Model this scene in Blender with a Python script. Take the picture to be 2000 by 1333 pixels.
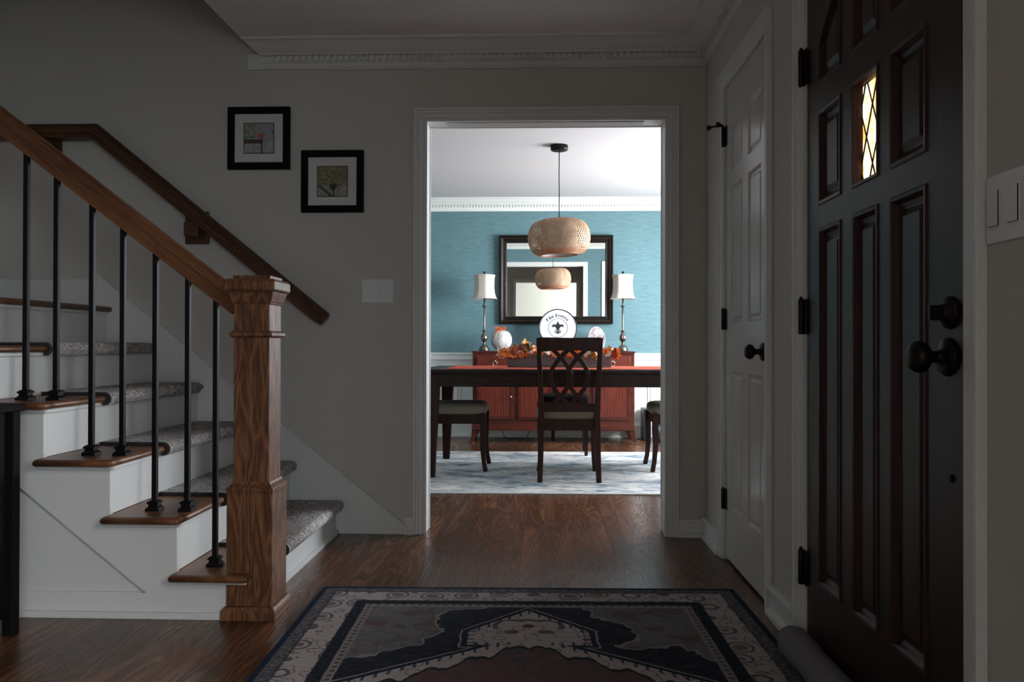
import bpy, bmesh, math, random
from mathutils import Vector, Matrix
PI = math.pi
S = bpy.context.scene
C = S.collection
for o in list(bpy.data.objects): bpy.data.objects.remove(o)

# ------------------------------------------------------------------ camera
CAMH = 0.9257
YAW, PITCH, ROLL, FPX = 0.0341, 0.0056, -0.0022, 1582.9
def _axes():
    R0 = Vector((math.cos(YAW), math.sin(YAW), 0)); F0 = Vector((-math.sin(YAW), math.cos(YAW), 0)); Z = Vector((0, 0, 1))
    F = math.cos(PITCH)*F0 + math.sin(PITCH)*Z
    U0 = -math.sin(PITCH)*F0 + math.cos(PITCH)*Z
    R = math.cos(ROLL)*R0 - math.sin(ROLL)*U0
    U = math.sin(ROLL)*R0 + math.cos(ROLL)*U0
    return R, U, F
R_, U_, F_ = _axes()
cam = bpy.data.cameras.new('camera'); cam.sensor_width = 36; cam.lens = FPX/2000*36
cam.clip_start = 0.02; cam.clip_end = 200
camo = bpy.data.objects.new('camera', cam); C.objects.link(camo)
M = Matrix((R_, U_, -F_)).transposed().to_4x4(); M.translation = Vector((0, 0, CAMH))
camo.matrix_world = M
S.camera = camo

# ------------------------------------------------------------------ world, light, exposure
S.view_settings.view_transform = 'Standard'; S.view_settings.look = 'None'
S.view_settings.gamma = 1; S.view_settings.use_curve_mapping = False
S.view_settings.exposure = 0.0
W = bpy.data.worlds.new('overcast_sky'); S.world = W; W.use_nodes = True
bg = W.node_tree.nodes['Background']; bg.inputs['Color'].default_value = (0.80, 0.90, 1.0, 1); bg.inputs['Strength'].default_value = 9.0

def window_light(name, loc, rot, sx, sy, power, col):
    # daylight entering through a modelled window opening, placed in the plane just outside the glass
    l = bpy.data.lights.new(name, 'AREA'); l.shape = 'RECTANGLE'; l.size = sx; l.size_y = sy
    l.energy = power; l.color = col
    o = bpy.data.objects.new(name, l); C.objects.link(o); o.location = loc; o.rotation_euler = rot
    return o
# dining room windows (right-hand wall), added living room lights, unseen behind the camera
XWIN = .97
window_light('window_daylight_dining', (2.30, 6.45, 1.45), (0, PI/2, 0), 1.4, 1.9, 210, (0.92, 0.96, 1.0))
window_light('added_light_living', (1.85, -3.46, 1.40), (PI/2, 0, 0), 1.6, 1.7, 17, (0.70, 0.83, 1.0))  # unseen window light, added to brighten the stairs, outside the mirror's view
wv_ = bpy.data.objects['added_light_living']; wv_.rotation_euler[0] -= .22; wv_.data.spread = math.radians(130)
wl = window_light('window_daylight_sidelight', (XWIN, .45, 1.22), (0, PI/2-.46, -.38), 1.6, .36, 15, (1.0, 0.97, 0.93)); wl.data.spread = math.radians(78)
window_light('added_light_living_side', (3.16, -2.25, 1.40), (0, PI/2, 0), 1.6, 1.9, 260, (0.98, 0.99, 0.95))  # unseen side light, added to brighten the living room wall in the mirror

# ------------------------------------------------------------------ mesh helpers
def tag(o, label=None, cat=None, group=None, kind=None):
    if label: o['label'] = label
    if cat: o['category'] = cat
    if group: o['group'] = group
    if kind: o['kind'] = kind
    return o
def thing(name, label, cat, loc=(0, 0, 0), rz=0, group=None, kind=None):
    o = bpy.data.objects.new(name, None); C.objects.link(o); o.location = loc; o.rotation_euler = (0, 0, rz)
    o.empty_display_size = 0.05
    return tag(o, label, cat, group, kind)

class MB:
    def __init__(s): s.v = []; s.f = []; s.sm = []; s.mi = []; s.m = 0
    def quadmesh(s, vs, fs, smooth=False):
        b = len(s.v); s.v += [tuple(p) for p in vs]
        for f in fs: s.f.append([b+i for i in f]); s.sm.append(smooth); s.mi.append(s.m)
        return s
    def box(s, x0, x1, y0, y1, z0, z1):
        x0, x1 = min(x0, x1), max(x0, x1); y0, y1 = min(y0, y1), max(y0, y1); z0, z1 = min(z0, z1), max(z0, z1)
        return s.quadmesh([(x0,y0,z0),(x1,y0,z0),(x1,y1,z0),(x0,y1,z0),(x0,y0,z1),(x1,y0,z1),(x1,y1,z1),(x0,y1,z1)],
            [(0,3,2,1),(4,5,6,7),(0,1,5,4),(1,2,6,5),(2,3,7,6),(3,0,4,7)])
    def prism(s, poly, a0, a1, ax='y', smooth=False):
        # poly in the plane orthogonal to ax: ax y -> (x,z); ax x -> (y,z); ax z -> (x,y)
        def P(p, a):
            return {'y': (p[0], a, p[1]), 'x': (a, p[0], p[1]), 'z': (p[0], p[1], a)}[ax]
        n = len(poly); vs = [P(p, a0) for p in poly]+[P(p, a1) for p in poly]
        fs = [(i, (i+1) % n, n+(i+1) % n, n+i) for i in range(n)]
        b = len(s.v); s.v += vs
        for f in fs: s.f.append([b+i for i in f]); s.sm.append(smooth); s.mi.append(s.m)
        s.f.append([b+i for i in range(n)][::-1]); s.sm.append(False); s.mi.append(s.m)
        s.f.append([b+n+i for i in range(n)]); s.sm.append(False); s.mi.append(s.m)
        return s
    def lathe(s, prof, c=(0, 0, 0), n=32, axis='z', smooth=True, sx=1, sy=1, flute=None, cap=True):
        vs = []
        for r, h in prof:
            for k in range(n):
                a = 2*PI*k/n; rr = r*(1+(flute(a, h) if flute else 0))
                u, w = rr*math.cos(a)*sx, rr*math.sin(a)*sy
                p = {'z': (u, w, h), 'x': (h, u, w), 'y': (u, h, w)}[axis]
                vs.append((p[0]+c[0], p[1]+c[1], p[2]+c[2]))
        fs = []
        for i in range(len(prof)-1):
            for k in range(n):
                fs.append((i*n+k, i*n+(k+1) % n, (i+1)*n+(k+1) % n, (i+1)*n+k))
        s.quadmesh(vs, fs, smooth)
        b = len(s.v)-len(vs)
        if cap and prof[0][0] > 1e-6: s.f.append([b+k for k in range(n)][::-1]); s.sm.append(False); s.mi.append(s.m)
        if cap and prof[-1][0] > 1e-6: s.f.append([b+(len(prof)-1)*n+k for k in range(n)]); s.sm.append(False); s.mi.append(s.m)
        return s
    def loft(s, rings, smooth=True, caps=True):
        n = len(rings[0]); vs = [p for r in rings for p in r]; fs = []
        for i in range(len(rings)-1):
            for k in range(n): fs.append((i*n+k, i*n+(k+1) % n, (i+1)*n+(k+1) % n, (i+1)*n+k))
        s.quadmesh(vs, fs, smooth); b = len(s.v)-len(vs)
        if caps:
            s.f.append([b+k for k in range(n)][::-1]); s.sm.append(smooth and n > 8); s.mi.append(s.m)
            s.f.append([b+(len(rings)-1)*n+k for k in range(n)]); s.sm.append(smooth and n > 8); s.mi.append(s.m)
        return s
    def tube(s, pts, r, n=10, smooth=True, rect=None, up=Vector((0, 0, 1)), closed=False):
        # swept round (r) or rectangular (rect=(w,h)) section; r / rect may be per-point lists
        pts = [Vector(p) for p in pts]; rings = []
        m = len(pts)
        for i, p in enumerate(pts):
            a = pts[max(i-1, 0)] if not closed else pts[(i-1) % m]; b = pts[min(i+1, m-1)] if not closed else pts[(i+1) % m]
            t = (b-a).normalized(); u0 = up
            if abs(t.dot(u0)) > .95: u0 = Vector((0, 1, 0)) if abs(t.y) < .9 else Vector((1, 0, 0))
            sd = t.cross(u0).normalized(); u = sd.cross(t).normalized()
            if rect:
                w, h = rect[i] if isinstance(rect, list) else rect
                rings.append([p+sd*w/2+u*h/2, p-sd*w/2+u*h/2, p-sd*w/2-u*h/2, p+sd*w/2-u*h/2])
            else:
                rr = r[i] if isinstance(r, list) else r
                rings.append([p+(sd*math.cos(2*PI*k/n)+u*math.sin(2*PI*k/n))*rr for k in range(n)])
        if closed: rings.append(rings[0])
        return s.loft(rings, smooth and not rect, caps=not closed)
    def sphere(s, c, r, n=16, sc=(1, 1, 1), smooth=True):
        prof = [(max(1e-5, r*math.sin(PI*i/n)), -r*math.cos(PI*i/n)) for i in range(n+1)]
        vs0 = len(s.v); s.lathe(prof, (0, 0, 0), n*2, smooth=smooth)
        s.v[vs0:] = [(p[0]*sc[0]+c[0], p[1]*sc[1]+c[1], p[2]*sc[2]+c[2]) for p in s.v[vs0:]]
        return s
    def xf(s, mat, start=0):
        s.v[start:] = [tuple(mat @ Vector(p)) for p in s.v[start:]]; return s
    def build(s, name, mats, parent=None, bevel=0, kind=None, seg=2, world=True, weld=False):
        me = bpy.data.meshes.new(name)
        off = Vector((0, 0, 0))
        if parent is not None and world:
            p = parent
            while p is not None: off += Vector(p.location); p = p.parent
        me.from_pydata([tuple(Vector(p)-off) for p in s.v], [], s.f)
        for p, sm, mi in zip(me.polygons, s.sm, s.mi): p.use_smooth = sm; p.material_index = mi
        if not isinstance(mats, (list, tuple)): mats = [mats]
        for m in mats: me.materials.append(m)
        bm = bmesh.new(); bm.from_mesh(me)
        if weld: bmesh.ops.remove_doubles(bm, verts=bm.verts, dist=1e-5)
        bmesh.ops.recalc_face_normals(bm, faces=bm.faces); bm.to_mesh(me); bm.free()
        me.update()
        o = bpy.data.objects.new(name, me); C.objects.link(o)
        if parent is not None: o.parent = parent
        if bevel:
            b = o.modifiers.new('bevel', 'BEVEL'); b.width = bevel; b.segments = seg; b.limit_method = 'ANGLE'; b.angle_limit = math.radians(40)
        if kind: o['kind'] = kind
        return o
def struct(name, mb, mats, bevel=0, parent=None):
    return mb.build(name, mats, parent, bevel, kind='structure' if parent is None else None)
def children(o): return [c for c in bpy.data.objects if c.parent == o]
def copy_tree(o, parent=None):
    c = o.copy(); C.objects.link(c); c.parent = parent
    for ch in children(o): copy_tree(ch, c)
    return c

# ------------------------------------------------------------------ node helpers
class G:
    def __init__(s, m): s.t = m.node_tree; s.n = s.t.nodes; s.l = s.t.links
    def new(s, t, **k):
        n = s.n.new(t)
        for a, b in k.items(): setattr(n, a, b)
        return n
    def put(s, sock, v):
        if isinstance(v, E): s.l.new(v.s, sock)
        elif isinstance(v, bpy.types.NodeSocket): s.l.new(v, sock)
        elif isinstance(v, (tuple, list)) and len(v) == 3 and sock.type == 'RGBA': sock.default_value = (*v, 1)
        else: sock.default_value = v
    def math(s, op, a, b=0, c=0):
        n = s.new('ShaderNodeMath', operation=op); s.put(n.inputs[0], a); s.put(n.inputs[1], b)
        if op in('MULTIPLY_ADD', 'SMOOTH_MIN', 'SMOOTH_MAX', 'COMPARE'): s.put(n.inputs[2], c)
        return E(s, n.outputs[0])
    def coord(s, kind='Object'):
        n = s.new('ShaderNodeTexCoord'); sp = s.new('ShaderNodeSeparateXYZ'); s.l.new(n.outputs[kind], sp.inputs[0])
        return E(s, sp.outputs[0]), E(s, sp.outputs[1]), E(s, sp.outputs[2])
    def vec(s, x, y, z=0):
        n = s.new('ShaderNodeCombineXYZ'); s.put(n.inputs[0], x); s.put(n.inputs[1], y); s.put(n.inputs[2], z); return n.outputs[0]
    def noise(s, v, scale=1, detail=2, rough=.5, dist=0):
        n = s.new('ShaderNodeTexNoise'); s.l.new(v, n.inputs['Vector']); n.inputs['Scale'].default_value = scale
        n.inputs['Detail'].default_value = detail; n.inputs['Roughness'].default_value = rough; n.inputs['Distortion'].default_value = dist
        return E(s, n.outputs[0])
    def voro(s, v, scale=1, feat='F1', out='Distance', rnd=1):
        n = s.new('ShaderNodeTexVoronoi', feature=feat); s.l.new(v, n.inputs['Vector']); n.inputs['Scale'].default_value = scale
        n.inputs['Randomness'].default_value = rnd
        return E(s, n.outputs[out])
    def white(s, v):
        n = s.new('ShaderNodeTexWhiteNoise', noise_dimensions='3D'); s.l.new(v, n.inputs['Vector']); return E(s, n.outputs[0])
    def mix(s, f, a, b):
        n = s.new('ShaderNodeMix', data_type='RGBA', clamp_factor=True); s.put(n.inputs[0], f); s.put(n.inputs[6], a); s.put(n.inputs[7], b); return n.outputs[2]
    def ramp(s, f, stops, interp='LINEAR'):
        n = s.new('ShaderNodeValToRGB'); s.put(n.inputs[0], f); cr = n.color_ramp; cr.interpolation = interp
        while len(cr.elements) < len(stops): cr.elements.new(0.5)
        for e, (p, c) in zip(cr.elements, stops): e.position = p; e.color = (*c, 1)
        return n.outputs[0]
    def bump(s, h, strength=.3, dist=.002):
        n = s.new('ShaderNodeBump'); s.put(n.inputs['Height'], h); n.inputs['Strength'].default_value = strength; n.inputs['Distance'].default_value = dist
        return n.outputs[0]
class E:
    def __init__(s, g, sock): s.g = g; s.s = sock
    def __add__(a, b): return a.g.math('ADD', a, b)
    __radd__ = __add__
    def __sub__(a, b): return a.g.math('SUBTRACT', a, b)
    def __rsub__(a, b): return a.g.math('SUBTRACT', b, a)
    def __mul__(a, b): return a.g.math('MULTIPLY', a, b)
    __rmul__ = __mul__
    def __truediv__(a, b): return a.g.math('DIVIDE', a, b)
    def __neg__(a): return a*-1
    def lt(a, b): return a.g.math('LESS_THAN', a, b)
    def gt(a, b): return a.g.math('GREATER_THAN', a, b)
    def abs(a): return a.g.math('ABSOLUTE', a)
    def sin(a): return a.g.math('SINE', a)
    def floor(a): return a.g.math('FLOOR', a)
    def frac(a): return a.g.math('FRACT', a)
    def min(a, b): return a.g.math('MINIMUM', a, b)
    def max(a, b): return a.g.math('MAXIMUM', a, b)
    def pow(a, b): return a.g.math('POWER', a, b)
    def step(a, lo, hi):  # smoothstep lo..hi
        n = a.g.new('ShaderNodeMapRange', interpolation_type='SMOOTHSTEP'); a.g.put(n.inputs[0], a); n.inputs[1].default_value = lo; n.inputs[2].default_value = hi
        return E(a.g, n.outputs[0])
def mat(name, col=(.8, .8, .8), rough=.5, metal=0, spec=.5, coat=0):
    m = bpy.data.materials.new(name); m.use_nodes = True; b = m.node_tree.nodes['Principled BSDF']
    b.inputs['Base Color'].default_value = (*col, 1); b.inputs['Roughness'].default_value = rough; b.inputs['Metallic'].default_value = metal
    b.inputs['Specular IOR Level'].default_value = spec; b.inputs['Coat Weight'].default_value = coat
    return m, G(m), b
def noisy(name, col, rough=.5, var=.08, scale=30, bump=.1, metal=0, spec=.5, coat=0, dist=.001):
    m, g, b = mat(name, col, rough, metal, spec, coat)
    x, y, z = g.coord(); v = g.vec(x, y, z); n = g.noise(v, scale, 3)
    g.put(b.inputs['Base Color'], g.mix(n, tuple(c*(1-var) for c in col), tuple(min(1, c*(1+var)) for c in col)))
    if bump: g.put(b.inputs['Normal'], g.bump(n, bump, dist))
    return m
def wood(name, dark, light, axis='z', rough=.4, ring=14, stretch=10, spec=.4, rot=0, fine=.5, coat=0, scale=1, seed=0):
    m, g, b = mat(name, light, rough, 0, spec, coat); x, y, z = g.coord()
    if rot:  # rotate in the xz plane so that the grain follows a sloping rail
        c, s_ = math.cos(rot), math.sin(rot); x, z = x*c+z*s_, z*c-x*s_
    q = [x, y, z]; i = 'xyz'.index(axis); q[i] = q[i]*(1/stretch)
    v = g.vec(q[0]*scale+seed, q[1]*scale, q[2]*scale)
    n = g.noise(v, 5, 2, .5, .3); rings = (n*ring).frac(); rings = (rings*2-1).abs()
    f = [x, y, z]; f[i] = f[i]*.04; fn = g.noise(g.vec(*f), 260, 3, .7)
    k = rings.pow(1.5)*(1-fine)+fn.step(.35, .7)*fine
    g.put(b.inputs['Base Color'], g.mix(k, dark, light))
    g.put(b.inputs['Normal'], g.bump(fn, .12, .001))
    return m

# ------------------------------------------------------------------ materials
PAINT = noisy('greige_wall_paint', (.54, .52, .49), .75, .03, 60, .08, spec=.25)
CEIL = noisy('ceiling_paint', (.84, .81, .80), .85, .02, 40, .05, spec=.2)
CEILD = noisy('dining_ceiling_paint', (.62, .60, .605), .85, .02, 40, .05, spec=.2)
TRIM = noisy('white_trim_paint', (.68, .68, .67), .42, .02, 25, .03, spec=.5)
GLOSS = noisy('semigloss_door_paint', (.60, .59, .57), .22, .02, 12, .03, spec=.5)
WHITE = noisy('bright_white_paint', (.86, .87, .84), .6, .02, 20, .03)
LIVING = noisy('living_room_paint', (.72, .73, .70), .7, .02, 20, .03)
FLATB = noisy('matte_black_cloth', (.006, .005, .005), .95, .2, 40, .05, spec=.05)
PANEL = noisy('pale_stair_panel_paint', (.64, .64, .63), .55, .02, 25, .03)
BLACK = noisy('black_iron', (.012, .012, .014), .35, .2, 40, .05, .6)
BRONZE = noisy('oil_rubbed_bronze', (.02, .017, .015), .38, .2, 60, .05, .8)
PLATE = noisy('switch_plate_plastic', (.74, .74, .77), .35, .01, 10, 0)
OAK = wood('stained_oak', (.055, .018, .008), (.29, .13, .060), 'z', .42, 11, 6, fine=.42, scale=2.5)
OAKX = wood('stained_oak_along_tread', (.07, .024, .010), (.26, .115, .05), 'y', .38, 6, 9, fine=.45)
OAKR = wood('stained_oak_rail', (.065, .022, .009), (.24, .10, .042), 'x', .36, 5, 10, rot=-math.atan(.76), fine=.6)
OAKW = wood('dark_stained_oak_wall_rail', (.04, .014, .007), (.13, .055, .026), 'x', .4, 5, 10, rot=-math.atan(.79), fine=.6)
MAHOG = wood('dark_mahogany_door', (.014, .006, .004), (.034, .014, .009), 'z', .38, 8, 9, spec=.35, fine=.4)
MAHOGR = wood('reddish_mahogany_moulding', (.018, .006, .004), (.05, .015, .008), 'z', .38, 8, 9, spec=.3, fine=.4)
DINE = wood('dark_cherry_dining_wood', (.012, .0035, .002), (.042, .010, .006), 'z', .42, 8, 8, spec=.22, fine=.4)
DINEX = wood('dark_cherry_table_wood', (.010, .0035, .002), (.036, .011, .007), 'x', .35, 8, 8, spec=.18, fine=.4)
def m_sideboard():
    m, g, b = mat('ribbon_cherry_veneer', (.2, .03, .015), .3, 0, .5); x, y, z = g.coord()
    st = ((x*230).sin()*.5+.5)*.28+g.noise(g.vec(x*16, y*5, z*.8), 7, 4, .6)*1.05
    g.put(b.inputs['Base Color'], g.mix(st.step(.25, .95), (.040, .0065, .0035), (.145, .022, .010)))
    return m
CHERRY = m_sideboard()
CHERRYF = wood('cherry_frame_wood', (.035, .006, .003), (.105, .018, .009), 'x', .3, 6, 9, fine=.5)
def m_floor():
    m, g, b = mat('oak_strip_floor', (.3, .15, .08), .28, 0, .6); x, y, z = g.coord()
    pw = .083; px = x/pw; pi = px.floor(); r = g.white(g.vec(pi, 3.1, 0)); yy = y/1.1+r*7; bi = yy.floor()
    rb = g.white(g.vec(pi, bi, 5.0))
    v = g.vec(x*1.0+rb*9, y*.10+rb*31, rb*7)
    n = g.noise(v, 8, 2, .5, .5); ring = ((n*13).frac()*2-1).abs().pow(1.4)
    fn = g.noise(g.vec(x, y*.05, 0), 300, 3, .7)
    k = ring*.6+fn.step(.3, .7)*.4
    base = g.ramp(rb, [(0, (.115, .048, .022)), (.5, (.175, .074, .035)), (1, (.23, .10, .048))])
    dark = g.ramp(rb, [(0, (.028, .010, .005)), (1, (.055, .021, .010))])
    c = g.mix(k, dark, base)
    gap = ((px.frac()-.5).abs().gt(.487)).max((yy.frac()-.5).abs().gt(.4985))
    c = g.mix(gap*.7, c, (.02, .009, .005))
    g.put(b.inputs['Base Color'], c)
    g.put(b.inputs['Roughness'], k*-.10+.33)
    g.put(b.inputs['Normal'], g.bump(k-gap*2, .11, .0012))
    return m
FLOOR = m_floor()
def m_wallpaper():
    m, g, b = mat('blue_grasscloth', (.15, .34, .42), .65, 0, .3); x, y, z = g.coord()
    n = g.noise(g.vec(x*3, y*3, z*60), 3, 4, .6); n2 = g.noise(g.vec(x*12, y*12, z*150), 3, 2)
    g.put(b.inputs['Base Color'], g.mix((n+n2*.6).step(.45, 1.1), (.092, .185, .205), (.170, .295, .330)))
    g.put(b.inputs['Normal'], g.bump(n2, .2, .001))
    return m
BLUE = m_wallpaper()
def m_stair_carpet():
    m, g, b = mat('grey_scroll_carpet', (.3, .28, .27), .95, 0, .1); x, y, z = g.coord()
    v = g.vec(x, y, z); d = g.noise(v, 9, 2, .5, 2.5); w = ((d*8).frac()*2-1).abs()
    f = g.noise(v, 500, 2)
    c = g.mix(w.step(.35, .75), (.32, .30, .30), (.80, .76, .73)); c = g.mix(f*.3, c, (.58, .54, .53))
    g.put(b.inputs['Base Color'], c); g.put(b.inputs['Normal'], g.bump(f, .5, .003)); return m
CARPET = m_stair_carpet()
BIND = noisy('dark_carpet_binding', (.035, .032, .036), .9, .2, 200, .3)
FELT = noisy('pale_carpet_edge', (.42, .40, .40), .95, .1, 200, .3)
RX, RY = -0.03, 1.86   # entry rug centre
def m_persian():
    m, g, b = mat('persian_entry_rug', (.2, .2, .2), .95, 0, .1)
    x0, y0, z0 = g.coord(); vb = g.vec(x0, y0, 0)
    # small hand-woven irregularity of every line
    w1 = g.noise(vb, 22, 2)-.5; w2 = g.noise(g.vec(x0+5, y0, 0), 22, 2)-.5
    x = x0+w1*.016; y = y0+w2*.016; ax = x.abs(); ay = y0.abs()+w2*.010
    hw, hl = .775, 1.21
    d = (hw-x0.abs()).min(hl-y0.abs()); dw = d+w1*.006
    v = g.vec(x, y, 0); yr = hl-ay
    NAVY, IV, RUST, SLATE = (.014, .022, .042), (.40, .35, .34), (.145, .078, .066), (.100, .125, .148)
    mot = g.noise(g.vec(x0*9, y0*42, 0), 2, 5, .7); mot2 = g.noise(vb, 8, 3, .6); fine = g.noise(g.vec(x0*40, y0*90, 0), 2, 2)
    wear = (mot*.7+fine*.4)
    col = g.mix(mot.step(.40, .62), SLATE, (.19, .145, .138)); col = g.mix(mot2.step(.50, .60)*.55, col, (.105, .050, .042))
    vf = g.voro(v, 10); col = g.mix(((vf-.35).abs()).lt(.02)*.45, col, (.24, .22, .21))
    # medallion: small hexagon tip and the large body
    f1 = (ax-.205).max(((.25-yr)+ax*1.05)/1.45).max(yr-.60)
    f2 = (ax-.57).max(((.50-yr)+ax*.70)/1.22)
    f = f1.min(f2)
    wob = (g.noise(vb, 5, 3, .6)-.5)*.26+((x*17).sin()*(y*19).sin())*.03
    fz = f+wob
    zone = fz.lt(.13); col = g.mix(zone*.93, col, g.mix(mot.step(.50, .70), (.010, .014, .026), (.055, .060, .080)))
    col = g.mix(((fz-.134).abs()).lt(.006)*.75, col, (.26, .24, .23))
    inner = f.lt(0)
    vv = g.voro(v, 13); vine = ((vv-.34).abs()).lt(.022); v3 = g.voro(g.vec(x+3, y, 0), 20)
    ivc = g.mix(mot.step(.5, .8), IV, (.19, .165, .165)); ivc = g.mix(vine*.7, ivc, (.07, .07, .085))
    ivc = g.mix(v3.lt(.13)*.7, ivc, (.15, .075, .062)); col = g.mix(inner, col, ivc)
    teeth = ((x*30).frac()).lt(.28)
    col = g.mix(f.lt(-.006)*f.gt(-.032)*teeth*.85, col, NAVY)
    teeth2 = ((y*30).frac()).lt(.28); col = g.mix(f1.lt(-.006)*f1.gt(-.035)*ax.gt(.165)*teeth2*.8, col, NAVY)
    col = g.mix(((f+.005).abs()).lt(.0055), col, NAVY); col = g.mix(((f-.010).abs()).lt(.003)*.7, col, IV)
    # rust centre with lobed edge
    sc = (x*27).sin().abs()*.045+(x*61).sin().abs()*.012
    r = .625-yr+ax*.72-sc; rin = r.lt(0)*ax.lt(.46)
    rc = g.mix(mot.step(.42, .62), RUST, (.075, .066, .078)); rc = g.mix(((vv-.3).abs()).lt(.02)*.5, rc, (.03, .03, .045)); rc = g.mix(g.voro(g.vec(x, y+2, 0), 9).lt(.2)*.6, rc, (.05, .062, .085))
    col = g.mix(rin, col, rc); col = g.mix((r.abs()).lt(.010)*ax.lt(.47), col, (.028, .028, .04))
    # palmette near the tip: curled concentric scrolls
    py_ = yr-.42; px2 = ax-.055
    pr = (x*x+py_*py_*3.2).pow(.5); p2 = (px2*px2+(py_-.055)*(py_-.055)*2.5).pow(.5)
    pal = (((pr*70+(ax*60).sin()*1.2).sin()).gt(.35))*pr.lt(.125)*py_.lt(.03); cur = (((p2*110).sin()).gt(.3))*p2.lt(.045)
    col = g.mix(pal.max(cur)*.8, col, (.055, .045, .06)); col = g.mix(pr.lt(.022)*.8, col, (.13, .05, .045))
    # borders, outermost last
    thin = dw.lt(.232); tb = g.voro(vb, 34, rnd=.1).lt(.27); col = g.mix(thin, col, g.mix(tb*.85, (.23, .20, .192), (.06, .052, .065)))
    stripe = dw.lt(.200); sb = g.noise(g.vec(x0*30, y0*60, 0), 2, 3).step(.5, .6); col = g.mix(stripe, col, g.mix(sb*.7, (.011, .015, .022), (.045, .05, .062)))
    band = dw.lt(.162); vd = g.voro(v, 8.2, rnd=.35); ring = vd.gt(.30)*vd.lt(.37); core = vd.lt(.23); petal = ((x*55).sin()*(y*55).sin()).gt(.1)
    vs2 = g.voro(v, 23); scroll = ((vs2-.36).abs()).lt(.05)*vd.gt(.40); dots = g.voro(g.vec(x+7, y, 0), 30).lt(.17)*vd.gt(.42)
    bc = g.mix(wear.step(.5, .8), (.38, .33, .32), (.21, .185, .187)); bc = g.mix(ring*.8, bc, (.045, .045, .062))
    bc = g.mix(core*.75, bc, g.mix(petal, (.125, .062, .055), (.075, .078, .095))); bc = g.mix(scroll*.65, bc, (.055, .05, .068)); bc = g.mix(dots*.7, bc, (.12, .05, .045))
    col = g.mix(band, col, bc); col = g.mix(((dw-.162).abs()).lt(.003)*.6, col, NAVY); col = g.mix(((dw-.200).abs()).lt(.0025)*.6, col, NAVY)
    g2 = dw.lt(.060); col = g.mix(g2, col, g.mix(g.noise(g.vec(x0*30, y0*55, 0), 1.6, 3, .7).step(.42, .6), (.045, .052, .068), (.16, .138, .14)))
    col = g.mix(((dw-.061).abs()).lt(.004)*.75, col, (.03, .035, .05))
    col = g.mix(d.lt(.020), col, (.010, .019, .040))
    col = g.mix((wear.step(.62, .85))*.25, col, (.22, .20, .20))
    fn = g.noise(vb, 600, 2); g.put(b.inputs['Base Color'], col); g.put(b.inputs['Normal'], g.bump(fn, .4, .002))
    return m
RUG = m_persian()
def m_dining_rug():
    m, g, b = mat('white_blue_streaked_rug', (.7, .7, .7), .95, 0, .1); x, y, z = g.coord()
    n = g.noise(g.vec(x*4, y*40, 0), 1.7, 6, .75); n2 = g.noise(g.vec(x*2.0+9, y*4.5, 0), 1.4, 3, .6); n3 = g.noise(g.vec(x*9, y*50, 3), 1.6, 3, .6)
    k = (n*.8+n2*.32).step(.55, .605)
    blue = g.mix(n3.step(.4, .6), (.01, .20, .28), (.06, .10, .22)); blue = g.mix(n.step(.62, .72), blue, (.10, .38, .42))
    base = g.mix(n3.step(.5, .75), (.88, .83, .79), (.62, .58, .56))
    c = g.mix(k*.9, base, blue); d = (1.62-x.abs()).min(.985-y.abs()); c = g.mix(d.lt(.03), c, (.72, .72, .70))
    g.put(b.inputs['Base Color'], c); g.put(b.inputs['Normal'], g.bump(n, .4, .003)); return m
DRUG = m_dining_rug()
def m_fabric(name, col, scale=350):
    m, g, b = mat(name, col, .9, 0, .15); x, y, z = g.coord(); v = g.vec(x, y, z)
    n = g.noise(v, scale, 2); n2 = g.noise(v, 8, 2); k = n*.6+n2*.4
    g.put(b.inputs['Base Color'], g.mix(k, tuple(c*.8 for c in col), tuple(min(1, c*1.15) for c in col))); g.put(b.inputs['Normal'], g.bump(n, .3, .001)); return m
SEAT = m_fabric('taupe_seat_fabric', (.27, .22, .17))
GREYF = m_fabric('grey_draft_fabric', (.17, .165, .165), 200)
SHADE = m_fabric('ivory_lamp_shade', (.62, .57, .50), 300)
RUNNER = m_fabric('terracotta_runner', (.50, .085, .045), 200)
PEWTER = noisy('brushed_pewter', (.20, .18, .15), .28, .15, 30, .05, .9)
CHROME = noisy('polished_nickel', (.75, .75, .73), .15, .02, 10, 0, 1)
m_, g_, b_ = mat('mirror_glass', (.93, .94, .93), .012, 1, .5); MIRROR = m_
x_, y_, z_ = g_.coord(); g_.put(b_.inputs['Base Color'], g_.mix(g_.noise(g_.vec(x_, y_, z_), 2, 1), (.90, .915, .90), (.93, .94, .93)))
MFRAME = noisy('espresso_mirror_frame', (.008, .006, .005), .4, .3, 20, .05, spec=.2)
MFRAMEB = noisy('bronze_mirror_bead', (.07, .04, .022), .3, .3, 30, .05, .4)
FRAMEB = noisy('matte_black_frame', (.005, .005, .006), .6, .2, 20, .03, spec=.1)
MATB = noisy('grey_white_mat_board', (.62, .60, .60), .8, .02, 50, .02)
CERAM = noisy('white_enamel', (.62, .61, .64), .3, .015, 8, 0)
INK = noisy('black_enamel', (.010, .012, .016), .4, .1, 20, 0)
ORANGE = noisy('orange_ribbon', (.55, .10, .02), .6, .35, 40, .1)
BAMB = wood('bamboo_strip', (.34, .19, .10), (.66, .44, .27), 'z', .5, 6, 2, fine=.5)
BAMBR = noisy('warm_bamboo_rim', (.42, .17, .08), .45, .2, 30, .1)
LINER = noisy('white_shade_liner', (.60, .55, .52), .8, .02, 30, .02)
BOXG = wood('grey_stained_planter_wood', (.085, .078, .084), (.16, .148, .155), 'x', .6, 6, 8, fine=.6)
GREYPL = noisy('grey_plastic', (.13, .145, .16), .35, .05, 20, .02)
DARKPL = noisy('dark_plastic', (.015, .018, .028), .4, .1, 20, .02)
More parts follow.
